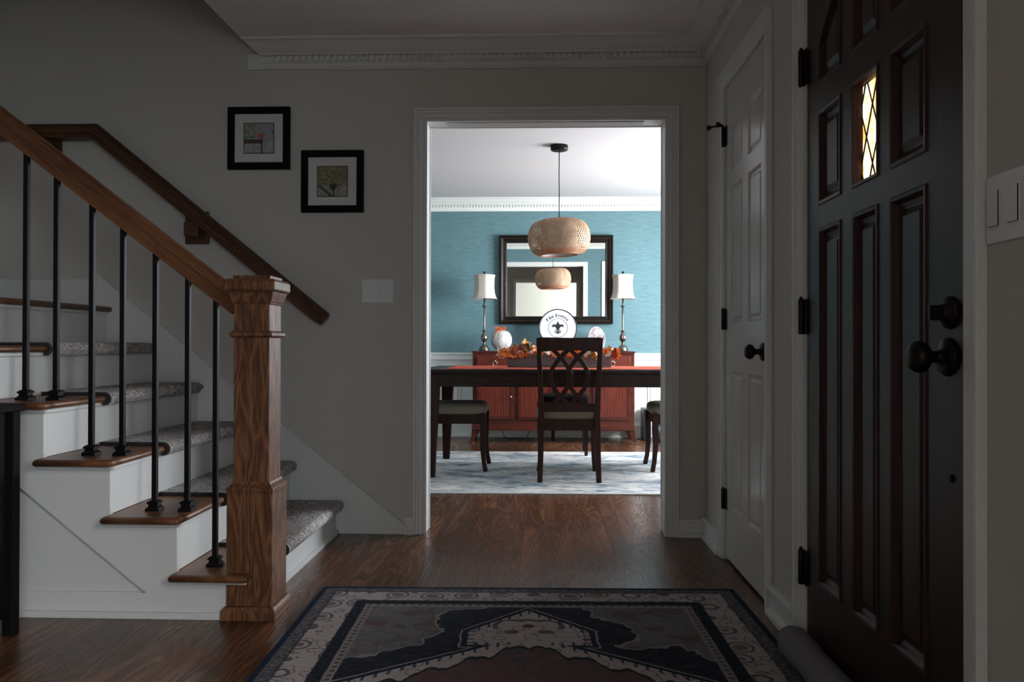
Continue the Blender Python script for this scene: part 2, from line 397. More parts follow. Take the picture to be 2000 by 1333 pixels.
CABD = noisy('near_black_cabinet', (.006, .005, .006), .7, .2, 15, .03, spec=.12)
def m_pumpkin():
    m, g, b = mat('white_washed_pumpkin', (.75, .73, .70), .55); x, y, z = g.coord(); n = g.noise(g.vec(x, y, z), 28, 3, .6, 1.5)
    g.put(b.inputs['Base Color'], g.mix(n.step(.5, .66), (.60, .585, .57), (.36, .31, .29))); return m
PUMP = m_pumpkin()
def m_smallplate():
    m, g, b = mat('speckled_plate_glaze', (.7, .68, .66), .35); x, y, z = g.coord(); n = g.noise(g.vec(x, y, z), 22, 4, .7)
    g.put(b.inputs['Base Color'], g.mix(n.step(.45, .65), (.46, .44, .43), (.24, .15, .15))); return m
SPLATE = m_smallplate()
def m_art(name, kind):
    m, g, b = mat(name, (.4, .4, .4), .7); x, y, z = g.coord(); v = g.vec(x, z, 0)
    n = g.noise(v, 34, 5, .75, 1.6); n2 = g.noise(g.vec(x+4, z, 0), 55, 3, .7)
    if kind == 0:
        c = g.mix(n.step(.4, .6), (.16, .22, .10), (.34, .36, .38)); c = g.mix((x*-9+n*.7).step(.0, .8), (.30, .31, .34), c)
        c = g.mix(n2.gt(.6)*(z.gt(-.02)), c, (.10, .13, .05))
        sky = (z.lt(-.012)); c = g.mix(sky, c, g.mix(n.step(.4, .6), (.28, .27, .28), (.42, .40, .41)))
        c = g.mix(((z+.006+n*.02).abs()).lt(.010)*x.lt(.02), c, (.08, .05, .05))
        r = ((x-.012)*(x-.012)+(z-.012)*(z-.012)*3.5).pow(.5)+n*.030; c = g.mix(r.lt(.031), c, (.50, .07, .02))
        c = g.mix(((x-.013+z*.03).abs()).lt(.0035)*z.lt(.0), c, (.03, .05, .05))
    else:
        c = g.mix(n.step(.35, .6), (.08, .10, .05), (.28, .26, .17)); c = g.mix(n2.step(.55, .65)*.8, c, (.28, .12, .06))
        gr = z.lt(-.022); c = g.mix(gr, c, g.mix(n.step(.4, .6), (.20, .22, .17), (.34, .32, .33)))
        c = g.mix(((x*.8+z+.075).abs()).lt(.008+0)*gr, c, (.06, .09, .05))
        r = (x-.004)*(x-.004)+(z+.026)*(z+.026)*1.6; c = g.mix((r.pow(.5)+n*.035).lt(.037), c, (.05, .03, .035))
        c = g.mix(((x-.007).abs()).lt(.003)*z.lt(-.03), c, (.02, .02, .02))
    g.put(b.inputs['Base Color'], c); return m
ART0, ART1 = m_art('watercolour_red_tree', 0), m_art('watercolour_dark_tree', 1)
def m_glass():
    m = bpy.data.materials.new('amber_streaked_leaded_glass'); m.use_nodes = True; g = G(m); g.n.clear()
    out = g.new('ShaderNodeOutputMaterial'); x, y, z = g.coord()
    n = g.noise(g.vec(x*3, y*3, z*.7), 14, 4, .6, 1.2); c = g.mix(n.step(.38, .62), (.80, .50, .22), (1.0, .93, .85))
    t = g.new('ShaderNodeBsdfTranslucent'); g.put(t.inputs[0], c); tr = g.new('ShaderNodeBsdfTransparent'); g.put(tr.inputs[0], c)
    mx = g.new('ShaderNodeMixShader'); mx.inputs[0].default_value = .45; g.l.new(t.outputs[0], mx.inputs[1]); g.l.new(tr.outputs[0], mx.inputs[2])
    gl = g.new('ShaderNodeBsdfGlossy'); gl.inputs['Roughness'].default_value = .1; m2 = g.new('ShaderNodeMixShader'); m2.inputs[0].default_value = .04
    g.l.new(mx.outputs[0], m2.inputs[1]); g.l.new(gl.outputs[0], m2.inputs[2]); g.l.new(m2.outputs[0], out.inputs[0]); return m
AMBER = m_glass()
LEAF = [noisy('orange_leaf', (.78, .20, .03), .6, .3, 60, .1), noisy('rust_leaf', (.30, .05, .015), .6, .3, 60, .1), noisy('cream_leaf', (.62, .55, .45), .7, .15, 60, .1), noisy('amber_leaf', (.66, .30, .05), .6, .3, 60, .1), noisy('olive_leaf', (.14, .13, .05), .7, .3, 60, .1)]
COTTON = noisy('cream_cotton', (.66, .62, .55), .9, .12, 40, .3)
BERRY = noisy('burgundy_berry', (.10, .02, .02), .35, .3, 40, .05)
ASPHALT = noisy('outdoor_ground', (.25, .28, .22), .9, .2, 3, .1)

# ------------------------------------------------------------------ main dimensions
D = 3.963; DB = 4.085; XL, XR, ZO = -.558, .612, 2.03; XW = .806; ZC = 2.408; YB = 8.2
HX = -1.445        # left edge of the entry ceiling (stairwell beyond)
YL = -3.4
YN = -.65          # wall between entry hall and living room, behind the camera

# floor and ceilings
struct('floor', MB().box(-4.3, 3.3, YL-.12, YB+.15, -.06, 0), FLOOR)
c = MB(); c.box(HX, XW+.02, YN-.12, D+.01, ZC, ZC+.24); c.box(-4.3, HX, YN-.12, 2.62, ZC, ZC+.24)
struct('ceiling', c, CEIL)
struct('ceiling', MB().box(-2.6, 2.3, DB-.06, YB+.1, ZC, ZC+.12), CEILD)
struct('ceiling', MB().box(-4.3, 3.3, -3.52, YN-.12, ZC, ZC+.12), LIVING)
struct('ceiling', MB().box(-4.3, HX+.12, 2.5, D+.12, 4.9, 5.0), CEIL)
# far wall of the hall, hall side (greige) and dining side (blue above chair rail)
w = MB(); w.box(-4.3, XL-.018, D, D+.06, 0, 4.9); w.box(XR+.018, XW+.16, D, D+.06, 0, ZC); w.box(XL-.018, XR+.018, D, D+.06, ZO+.018, ZC); w.box(HX-.0, XR, D, D+.06, ZC, ZC+.24)
struct('wall_back', w, PAINT)
w = MB(); w.box(-2.5, XL-.018, D+.062, DB, 0, ZC); w.box(XR+.018, 2.2, D+.062, DB, 0, ZC); w.box(XL-.018, XR+.018, D+.062, DB, ZO+.018, ZC)
struct('wall_front', w, BLUE)
# dining room walls
struct('wall_back', MB().box(-2.6, 2.3, YB, YB+.12, 0, ZC), BLUE)
struct('wall_left', MB().box(-2.6, -2.5, DB-.06, YB, 0, ZC), BLUE)
WY0, WY1, WZ0, WZ1 = 5.50, 7.40, .78, 2.1
w = MB(); w.box(2.2, 2.3, DB-.02, WY0, 0, ZC); w.box(2.2, 2.3, WY1, YB, 0, ZC); w.box(2.2, 2.3, WY0, WY1, 0, WZ0); w.box(2.2, 2.3, WY0, WY1, WZ1, ZC)
struct('wall_right', w, BLUE)
# hall right wall with two door openings
CY0, CY1 = 2.90, 3.555    # closet door slab
EY0, EY1 = 1.557, 2.477   # entry door slab
DZ = 2.045; EZ = 2.06
w = MB(); X1 = XW+.14
w.box(XW, X1, .25, .65, 0, .40); w.box(XW, X1, .25, .65, 2.04, ZC)
for y0, y1, z0 in [(YN-.12, .25, 0), (.65, EY0-.02, 0), (EY0-.02, EY1+.02, EZ+.02), (EY1+.02, CY0-.015, 0), (CY0-.015, CY1+.015, DZ+.012), (CY1+.015, D, 0)]:
    w.box(XW, X1, y0, y1, z0, ZC)
struct('wall_right', w, PAINT)
# closet interior so no light comes through behind the white door
w = MB(); w.box(X1, X1+.6, CY1+.05, CY1+.1, 0, ZC); w.box(X1, X1+.6, CY0-.1, CY0-.05, 0, ZC); w.box(X1+.6, X1+.65, CY0-.1, CY1+.1, 0, ZC); w.box(X1, X1+.65, CY0-.1, CY1+.1, ZC-.02, ZC)
struct('wall_right', w, PAINT)
# hall left end, stairwell walls
struct('wall_left', MB().box(-4.3, -4.2, YN, D, 0, 4.9), PAINT)
w = MB(); w.box(-4.3, HX, 2.50, 2.62, ZC+.24, 4.9); w.box(HX, HX+.12, 2.62, D+.06, ZC+.24, 4.9)
struct('wall_right', w, PAINT)
# wall behind the camera with the opening to the living room
OL, OR_ = -.60, .66
w = MB(); w.box(-4.3, OL, YN-.12, YN, 0, ZC); w.box(OR_, XW+.14, YN-.12, YN, 0, ZC); w.box(OL, OR_, YN-.12, YN, ZO, ZC)
struct('wall_front', w, PAINT)
w = MB(); w.box(OL-.07, OL, YN, YN+.02, 0, ZO+.07); w.box(OR_, OR_+.07, YN, YN+.02, 0, ZO+.07); w.box(OL, OR_, YN, YN+.02, ZO, ZO+.07)
struct('trim_9', w, TRIM, .003)
# living room

w = MB(); w.box(-4.3, 1.05, YL-.12, YL, 0, ZC); w.box(2.65, 3.2, YL-.12, YL, 0, ZC); w.box(1.05, 2.65, YL-.12, YL, 0, .55); w.box(1.05, 2.65, YL-.12, YL, 2.25, ZC)
struct('wall_front', w, LIVING)
w = MB(); w.box(3.1, 3.2, YL, -3.2, 0, ZC); w.box(3.1, 3.2, -1.3, YN-.12, 0, ZC); w.box(3.1, 3.2, -3.2, -1.3, 0, .6); w.box(3.1, 3.2, -3.2, -1.3, 2.2, ZC)
struct('wall_right', w, LIVING)
struct('wall_left', MB().box(-4.3, -4.2, YL, YN-.12, 0, ZC), LIVING)
struct('wall_back', MB().box(XW+.14, 3.2, YN-.12, YN, 0, ZC), LIVING)
# window frames
def window(name, axis, a, b0, b1, z0, z1, nv=2):
    f = MB(); g = .05
    def bx(b_0, b_1, z_0, z_1, t=.035):
        if axis == 'x': f.box(a-t, a+t, b_0, b_1, z_0, z_1)
        else: f.box(b_0, b_1, a-t, a+t, z_0, z_1)
    bx(b0, b0+g, z0, z1); bx(b1-g, b1, z0, z1); bx(b0+g, b1-g, z0, z0+g); bx(b0+g, b1-g, z1-g, z1)
    for k in range(1, nv): bx(b0+(b1-b0)*k/nv-.03, b0+(b1-b0)*k/nv+.03, z0+g, z1-g)
    bx(b0+g, b1-g, (z0+z1)/2-.02, (z0+z1)/2+.02, .02)
    return struct(name, f, TRIM, .004)
window('window_1', 'x', 2.25, WY0, WY1, WZ0, WZ1, 2)
window('window_4', 'x', X1-.04, .25, .65, .40, 2.04, 1)
window('added_window_2', 'y', YL-.03, 1.05, 2.65, .55, 2.25, 2)  # unseen frame around the light added for the stairs
window('added_window_3', 'x', 3.13, -3.2, -1.3, .6, 2.2, 2)  # unseen frame around the light added for the mirror's view
struct('trim_10', MB().box(2.12, 2.2, WY0-.08, WY1+.08, WZ0-.04, WZ0).box(2.18, 2.2, WY0-.08, WY0, WZ0, WZ1+.08).box(2.18, 2.2, WY1, WY1+.08, WZ0, WZ1+.08).box(2.18, 2.2, WY0, WY1, WZ1, WZ1+.08), TRIM, .004)

# crown mouldings (with dentil course)
CP = [(0, 2.286), (.013, 2.286), (.016, 2.292), (.013, 2.296), (.013, 2.316), (.022, 2.318), (.022, 2.346), (.042, 2.349), (.046, 2.356), (.055, 2.360), (.070, 2.368), (.088, 2.382), (.102, 2.394), (.112, 2.397), (.122, 2.399), (.125, ZC), (0, ZC)]
def crown(name, side, w0, a0, a1, m0=0, m1=0, dent=True, mat_=TRIM):
    # side: '-y' wall plane at y=w0 facing -y; '-x' wall plane x=w0 facing -x ; '+y'. m0/m1 = mitre slope at the ends
    mb = MB(); n = len(CP); rings = []
    for a, m in ((a0, m0), (a1, m1)):
        ring = []
        for d, z in CP:
            aa = a+m*d
            ring.append({'-y': (aa, w0-d, z), '-x': (w0-d, aa, z), '+y': (aa, w0+d, z), '+x': (w0+d, aa, z)}[side])
        rings.append(ring)
    mb.loft(rings, smooth=False)
    if dent:
        a = a0+.03
        while a < a1-.05:
            b0, b1 = a, a+.017; d0, d1 = .02, .036; z0, z1 = 2.322, 2.346
            if side == '-y': mb.box(b0, b1, w0-d1, w0-d0, z0, z1)
            elif side == '-x': mb.box(w0-d1, w0-d0, b0, b1, z0, z1)
            elif side == '+y': mb.box(b0, b1, w0+d0, w0+d1, z0, z1)
            else: mb.box(w0+d0, w0+d1, b0, b1, z0, z1)
            a += .031
    return struct(name, mb, mat_)
# left end of the hall crown is cut back on a slope, starting at HX at the ceiling
crown('trim_1', '-y', D, -1.352, XW, -.72, -1)
struct('trim_2', MB().box(HX, -1.352, D-.014, D, 2.286, 2.362), TRIM, .002)
crown('trim_3', '-x', XW, YN, D, 1, -1, dent=True)
CPD = CP
crown('trim_4', '-y', YB, -2.5, 2.2, 1, -1, mat_=WHITE)
crown('trim_5', '+y', DB, -2.5, 2.2, 1, -1, mat_=WHITE)
crown('trim_6', '-x', 2.2, DB, YB, 1, -1, mat_=WHITE)

# doorway casing and jambs (hall side)
def casing(name, side, w0, a0, a1, ztop, cw=.066, zb=0, flip=1, m=TRIM):
    # a0,a1: opening edges; stepped casing around three sides
    mb = MB()
    def bx(a_0, a_1, z0, z1, d):
        if side == '-y': mb.box(a_0, a_1, w0-d, w0, z0, z1)
        elif side == '+y': mb.box(a_0, a_1, w0, w0+d, z0, z1)
        else: mb.box(w0-d, w0, a_0, a_1, z0, z1)
    r = .005
    steps = [(0, .016, .011), (.016, .040, .014), (.040, .052, .017), (.052, cw, .022)]
    for s0, s1, d in steps:
        bx(a0+r-s1-.0, a0+r-s0, zb, ztop-r+s1, d); bx(a1-r+s0, a1-r+s1, zb, ztop-r+s1, d)
        bx(a0+r-s0, a1-r+s0, ztop-r+s0, ztop-r+s1, d)
    return struct(name, mb, m, .002)
casing('trim_17', '-x', XW, .25, .65, 2.04)
casing('trim_7', '-y', D, XL, XR, ZO)
casing('trim_8', '+y', DB, XL, XR, ZO, m=WHITE)
j = MB(); j.box(XL-.018, XL, D-.002, DB+.002, 0, ZO); j.box(XR, XR+.018, D-.002, DB+.002, 0, ZO); j.box(XL-.018, XR+.018, D-.002, DB+.002, ZO, ZO+.018)
# reeded strip under the header
for k in range(4): j.box(XL+.10, XR-.10, D+.030+k*.018, D+.041+k*.018, ZO-.006, ZO)
struct('trim_11', j, TRIM, .0015)
# chair rail + wainscot + baseboards in the dining room
def rail_y(mb, x0, x1, yw, s):
    mb.box(x0, x1, yw, yw+s*.03, .835, .852); mb.box(x0, x1, yw, yw+s*.018, .79, .835); mb.box(x0, x1, yw, yw+s*.024, .782, .792)
    mb.box(x0, x1, yw, yw+s*.006, 0, .79); mb.box(x0, x1, yw, yw+s*.018, 0, .115); mb.box(x0, x1, yw, yw+s*.024, .11, .13); mb.box(x0, x1, yw, yw+s*.03, 0, .02)
def wains(mb, x0, x1, yw, s):
    n = max(1, round((x1-x0)/.62)); wdt = (x1-x0)/n
    for k in range(n):
        a, b = x0+k*wdt+.06, x0+(k+1)*wdt-.06
        for q in (0, .03):
            t = .010; z0, z1 = .20+q, .72-q; aa, bb = a+q, b-q
            mb.box(aa, aa+t, yw, yw+s*.016, z0, z1); mb.box(bb-t, bb, yw, yw+s*.016, z0, z1); mb.box(aa, bb, yw, yw+s*.016, z0, z0+t); mb.box(aa, bb, yw, yw+s*.016, z1-t, z1)
mb = MB(); rail_y(mb, -2.5, 2.2, YB, -1); wains(mb, -2.5, 2.2, YB, -1); struct('baseboard_back', mb, WHITE, .002)
mb = MB(); rail_y(mb, -2.5, XL-.075, DB, 1); rail_y(mb, XR+.075, .87, DB, 1); struct('baseboard_front', mb, WHITE, .002)
mb = MB(); mb.box(2.17, 2.2, DB, WY0-.1, .0, .852); mb.box(2.185, 2.2, WY0-.1, WY1+.1, 0, .72); struct('baseboard_right', mb, WHITE, .002)
mb = MB(); mb.box(-2.5, -2.475, DB, YB, 0, .852); struct('baseboard_left', mb, WHITE, .002)
# white closed door in the dining room's front wall, seen in the mirror
d3 = thing('door_3', 'white panelled door seen at the right edge of the wall mirror', None, (1.30, DB+.001, 0), kind='structure')
mb = MB(); mb.box(.955, 1.66, DB, DB+.02, .01, 2.03); mb.box(.885, .955, DB, DB+.028, 0, 2.10); mb.box(1.66, 1.73, DB, DB+.028, 0, 2.10); mb.box(.955, 1.66, DB, DB+.028, 2.03, 2.10); mb.build('slab', WHITE, d3, .003)
mb = MB(); mb.sphere((1.60, DB+.06, .92), .027, 10); mb.lathe([(.012, 0), (.012, .06)], (1.60, DB+.0, .92), 12, 'y'); mb.build('knob', BRONZE, d3)
# hall baseboards
mb = MB()
for x0, x1 in [(-.66-.0, XL-.061), (XR+.061, XW)]:
    mb.box(x0, x1, D-.014, D, 0, .075); mb.box(x0, x1, D-.020, D, .075, .088); mb.box(x0, x1, D-.028, D, 0, .020)
struct('baseboard_back', mb, TRIM, .002)
mb = MB()
for y0, y1 in [(CY1+.066, D-.014), (EY1+.07, CY0-.066), (.72, EY0-.075), (YN, .18)]:
    mb.box(XW-.014, XW, y0, y1, 0, .085); mb.box(XW-.020, XW, y0, y1, .085, .10); mb.box(XW-.028, XW, y0, y1, 0, .020)
struct('baseboard_right', mb, TRIM, .002)

# ------------------------------------------------------------------ doors on the hall's right wall (facing -x)
def ring_panel(y0, y1, z0, z1, x0, prof):
    # nested rectangles: prof = [(inset, depth)], depth measured into the door (+x)
    mb = MB(); vs = []
    for ins, dep in prof:
        vs += [(x0+dep, y0+ins, z0+ins), (x0+dep, y1-ins, z0+ins), (x0+dep, y1-ins, z1-ins), (x0+dep, y0+ins, z1-ins)]
    fs = []
    for i in range(len(prof)-1):
        for k in range(4): fs.append((i*4+k, i*4+(k+1) % 4, (i+1)*4+(k+1) % 4, (i+1)*4+k))
    n = (len(prof)-1)*4; fs.append((n, n+1, n+2, n+3)); mb.quadmesh(vs, fs); return mb
def hinge(parent, x, y, z0, z1, stop=False):
    mb = MB(); mb.lathe([(.008, z0), (.009, z0+.003), (.009, z1-.003), (.008, z1)], (x-.009, y, 0), 12)
    mb.sphere((x-.009, y, z1+.003), .006, 6); mb.box(x-.003, x+.001, y-.028, y+.004, z0, z1)
    mb.box(x-.006, x+.001, y+.002, y+.022, z0, z1)
    h = mb.build('hinge', BRONZE, parent, .001)
    if stop:
        s = MB(); s.tube([(x-.009, y, z1+.006), (x-.04, y+.02, z1+.010), (x-.062, y+.035, z1+.008)], .0045, 8); s.sphere((x-.064, y+.037, z1+.008), .011, 8)
        s.tube([(x-.009, y, z1+.006), (x-.03, y-.01, z1+.012)], .0045, 8); s.sphere((x-.036, y-.012, z1+.012), .009, 8); s.build('door_stop', BRONZE, h)
def knob(parent, x, y, z, sc=1, name='knob'):
    mb = MB(); pr = [(.001, -.068), (.012, -.068), (.020, -.065), (.0265, -.056), (.028, -.048), (.025, -.040), (.017, -.034), (.011, -.030), (.010, -.020), (.013, -.014), (.020, -.012), (.029, -.009), (.033, -.004), (.034, 0)]
    mb.lathe([(r*sc, h*sc) for r, h in pr], (x, y, z), 28, 'x'); return mb.build(name, BRONZE, parent)
d2 = thing('door_2', 'white six-panel closet door with a dark round knob', None, (XW, CY1, 0), kind='structure')
xs = XW+.004
rows = [(.235, .816), (1.02, 1.60), (1.67, 1.885)]; cols = [(2.995, 3.185), (3.275, 3.465)]
mb = MB(); ys = [CY0+.003, cols[0][0], cols[0][1], cols[1][0], cols[1][1], CY1-.003]
for i in (0, 2, 4): mb.box(xs, xs+.035, ys[i], ys[i+1], .012, DZ)
zs = [.012]+[q for r in rows for q in r]+[DZ]
for (a, b) in cols:
    for i in range(0, len(zs), 2): mb.box(xs, xs+.035, a, b, zs[i], zs[i+1])
mb.build('slab', GLOSS, d2)
for a, b in cols:
    for z0, z1 in rows:
        ring_panel(a, b, z0, z1, xs, [(0, 0), (.010, .010), (.018, .010), (.030, .003), (.030, .003)]).build('panel', GLOSS, d2)
hinge(d2, XW+.002, CY1+.004, 1.793, 1.88, True); hinge(d2, XW+.002, CY1+.004, .997, 1.087); hinge(d2, XW+.002, CY1+.004, .218, .308)
knob(d2, xs, CY0+.065, .905)
casing('trim_12', '-x', XW, CY0-.004, CY1+.004, DZ+.005, .064)
mb = MB(); mb.box(XW, X1, CY0-.015, CY0, 0, DZ+.01); mb.box(XW, X1, CY1, CY1+.015, 0, DZ+.01); mb.box(XW, X1, CY0-.015, CY1+.015, DZ+.002, DZ+.014); struct('trim_13', mb, TRIM)

d1 = thing('door_1', 'dark mahogany front door with a small diamond-leaded glass pane', None, (XW, EY1, 0), kind='structure')
xe = XW+.002; T = .045
pc = [(1.717, 1.897), (1.960, 2.122), (2.200, 2.376)]
rw = [(.235, 1.268), (1.332, 1.607), (1.682, 1.93)]
mb = MB()
for a, b in [(EY0, 1.717), (1.897, 1.960), (2.122, 2.200), (2.376, EY1)]: mb.box(xe, xe+T, a, b, .02, EZ)
for a, b in pc:
    for z0, z1 in [(.02, .235), (1.268, 1.332), (1.607, 1.682)]: mb.box(xe, xe+T, a, b, z0, z1)
# arched upper rail: filled above each top panel
def arch(y):  # underside of the arched top rail
    u = (y-2.047)/.33; return 1.98-.19*u*u
for a, b in pc:
    n = 10; poly = [(a+(b-a)*k/n, arch(a+(b-a)*k/n)) for k in range(n+1)]+[(b, EZ), (a, EZ)]
    mb.prism(poly, xe, xe+T, 'x')
mb.build('slab', MAHOG, d1)
PF = [(0, 0), (.004, -.004), (.012, -.003), (.020, .010), (.030, .014), (.034, .014), (.050, .006), (.050, .006)]
for ci, (a, b) in enumerate(pc):
    for ri, (z0, z1) in enumerate(rw[:2]):
        if ci == 1 and ri == 1: continue
        p = ring_panel(a, b, z0, z1, xe, PF[4:]); p2 = ring_panel(a, b, z0, z1, xe, PF[:5]); p2.f = p2.f[:-1]; p2.sm = p2.sm[:-1]; p2.mi = p2.mi[:-1]
        q = p.build('panel', MAHOG, d1); p2.build('moulding', MAHOGR, q)
    # top panel follows the arch
    z0 = 1.682; n = 12
    def outline(ins):
        aa, bb = a+ins, b-ins
        return [(aa, z0+ins)]+[(bb, z0+ins)]+[(bb+(aa-bb)*k/n, arch(bb+(aa-bb)*k/n)-ins) for k in range(n+1)]
    for nm, pf, mt in (('panel', PF[4:], MAHOG), ('moulding', PF[:5], MAHOGR)):
        m2 = MB(); rings = [[(xe+dep, yy, zz) for yy, zz in outline(ins)] for ins, dep in pf]
        m2.loft(rings, smooth=False, caps=False)
        if nm == 'panel': k = len(m2.v); L = len(rings[0]); m2.f.append(list(range(k-L, k))); m2.sm.append(False); m2.mi.append(0); q = m2.build(nm, mt, d1)
        else: m2.build(nm, mt, q)
# glazed middle panel
a, b = pc[1]; z0, z1 = rw[1]
m2 = ring_panel(a, b, z0, z1, xe, [(0, 0), (.003, -.004), (.010, -.003), (.014, .010), (.016, .020), (.016, .020)]); m2.f = m2.f[:-1]; m2.sm = m2.sm[:-1]; m2.mi = m2.mi[:-1]
gf = m2.build('glass_frame', MAHOGR, d1)
ga, gb, gz0, gz1 = a+.012, b-.008, z0+.010, z1-.006
gl = MB().box(xe+.020, xe+.024, ga, gb, gz0, gz1).build('glass_pane', AMBER, d1)
ld = MB(); hw, hh = .0365, .074
def clipline(p, q):
    t0, t1 = 0, 1; dy, dz = q[0]-p[0], q[1]-p[1]
    for P_, Q_ in ((-dy, p[0]-ga), (dy, gb-p[0]), (-dz, p[1]-gz0), (dz, gz1-p[1])):
        if abs(P_) < 1e-9: continue
        r = Q_/P_
        if P_ < 0: t0 = max(t0, r)
        else: t1 = min(t1, r)
    if t0 >= t1: return None
    return (p[0]+dy*t0, p[1]+dz*t0), (p[0]+dy*t1, p[1]+dz*t1)
cy_, cz_ = gb+.0, gz0+.04
for k in range(-8, 9):
    for sg in (1, -1):
        p = (cy_-6*hw, cz_+2*k*hh-sg*6*hh); q = (cy_+6*hw, cz_+2*k*hh+sg*6*hh); r = clipline(p, q)
        if r: ld.tube([(xe+.018, r[0][0], r[0][1]), (xe+.018, r[1][0], r[1][1])], .0022, 6)
ld.build('lead_came', BLACK, gl)
for z0, z1 in [(.205, .31), (.962, 1.068), (1.715, 1.825)]: hinge(d1, XW-.004, EY1+.012, z0, z1)
knob(d1, xe, EY0+.075, .905, 1.15)
mb = MB(); mb.lathe([(.001, -.022), (.014, -.022), (.017, -.018), (.018, -.012), (.029, -.010), (.032, -.004), (.033, 0)], (xe, EY0+.065, .992), 28, 'x'); mb.box(xe-.042, xe-.018, EY0+.061, EY0+.071, .977, 1.007); mb.build('deadbolt', BRONZE, d1)
mb = MB(); mb.lathe([(.001, -.004), (.007, -.004), (.008, 0)], (xe, EY0+.06, .668), 14, 'x'); mb.build('screw_cover', BRONZE, d1)
casing('trim_14', '-x', XW, EY0-.010, EY1+.014, EZ+.012, .066)
mb = MB(); mb.box(XW, X1, EY0-.02, EY0-.003, 0, EZ+.018); mb.box(XW, X1, EY1+.003, EY1+.02, 0, EZ+.018); mb.box(XW, X1, EY0-.02, EY1+.02, EZ+.003, EZ+.02)
mb.box(XW+.05, X1, EY0-.01, EY0+.012, 0, EZ); mb.box(XW+.05, X1, EY1-.012, EY1+.01, 0, EZ); mb.box(XW+.05, X1, EY0, EY1, EZ-.012, EZ+.01); struct('trim_15', mb, TRIM)
struct('trim_16', MB().box(XW-.01, X1, EY0, EY1, 0, .018), OAKX, .003)

# ------------------------------------------------------------------ staircase
RUN, RISE, Z1, XN = .231, .191, .158, -.965
YS = 2.705; YNO = 2.655
def nx(n): return XN-RUN*(n-1)       # nosing front x of tread n
def tz(n): return Z1+RISE*(n-1)      # tread top z
st = thing('staircase', 'white staircase with oak treads and bullnose edges rising to the left', 'staircase', (-1.5, 3.3, 0))
def rounded_tread(x0, x1, y0, y1, z0, z1, round_near=True):
    # bullnose on the front (+x) edge and on the near (-y) edge
    mb = MB(); r = (z1-z0)/2; zc = (z0+z1)/2; N = 8; rings = []
    # stack of outlines from bottom to top
    for k in range(N+1):
        a = -PI/2+PI*k/N; ins = r*(1-math.cos(a)); z = zc+r*math.sin(a)
        q = .012; xa, ya = x1-ins, (y0+ins if round_near else y0)
        xb = x0+(ins if round_near else 0)
        rings.append([(xb, ya, z), (xa-q, ya, z), (xa-q*.3, ya+q*.3, z), (xa, ya+q, z), (xa, y1, z), (xb, y1, z)])
    return mb.loft(rings, smooth=True)
NT = 6
for n in range(1, NT+1):
    xb = nx(n+1)-.037; y1 = D-.014
    if n < NT: m2 = rounded_tread(xb, nx(n), YNO, y1, tz(n)-.026, tz(n))
    else: m2 = rounded_tread(-4.1, nx(n), YNO, D-.014, tz(n)-.026, tz(n))
    m2.build('tread', OAKX, st)
    xr = nx(n)-.03
    r = MB(); r.box(xr-.018, xr, YS+.020, D-.016, tz(n)-RISE if n > 1 else 0, tz(n)-.026); r.box(xr, xr+.012, YS+.0, D-.016, tz(n)-.040, tz(n)-.026)
    if n == 1: r.box(xr, xr+.014, YS+.15, D-.016, 0, .022)
    r.build('riser', TRIM, st, .002)
# near closed stringer: stepped upper edge, sloping lower edge, standing proud of the wall below
sl = .811
def low(x): return .449+sl*(-1.787-x)
poly = [(nx(1)-.03, 0), (nx(1)-.03, tz(1)-.026)]
for n in range(1, NT): poly += [(nx(n+1)-.03, tz(n)-.026), (nx(n+1)-.03, tz(n+1)-.026)]
poly += [(-2.5, tz(NT)-.026), (-2.5, low(-2.5))]
poly += [(-1.225, 0)]
poly = [(x, z) for x, z in poly]
MB().prism(poly, YS, YS+.02).build('stringer', TRIM, st)
for n in range(1, NT): MB().box(nx(n+1)-.03-.012, nx(n)-.03+.012, YS-.012, YS, tz(n)-.040, tz(n)-.026).build('cove_moulding', TRIM, st, .003)
# painted wall under the stringer and its baseboard
MB().prism([(-4.15, 0), (-1.15, 0), (-1.15, .05), (-2.5, low(-2.5)+.05), (-4.15, 1.075)], YS+.016, YS+.06).build('side_panel', PANEL, st)
mb = MB(); mb.prism([(-4.2, 0), (-1.20, 0), (-1.33, .085), (-4.2, .085)], YS+.002, YS+.018); mb.box(-4.2, -1.055, YS-.014, YS+.0, 0, .022); struct('baseboard_left', mb, TRIM, .002)
# skirt board on the far wall
def sk(x): return .52+.805*(-1.257-x)
mb = MB(); mb.prism([(-.615, 0), (-.615, sk(-.615)+.0) if sk(-.615) > 0 else (-.615, .01), (-2.2, sk(-2.2)), (-2.2, 1.25), (-4.1, 1.25), (-4.1, 0)], D-.012, D)
mb.prism([(-.615, max(.004, sk(-.615)-.012)), (-.615, max(.012, sk(-.615)+.002)), (-2.2, sk(-2.2)+.002), (-2.2, sk(-2.2)-.012)], D-.019, D)
struct('baseboard_back', mb, TRIM, .002)

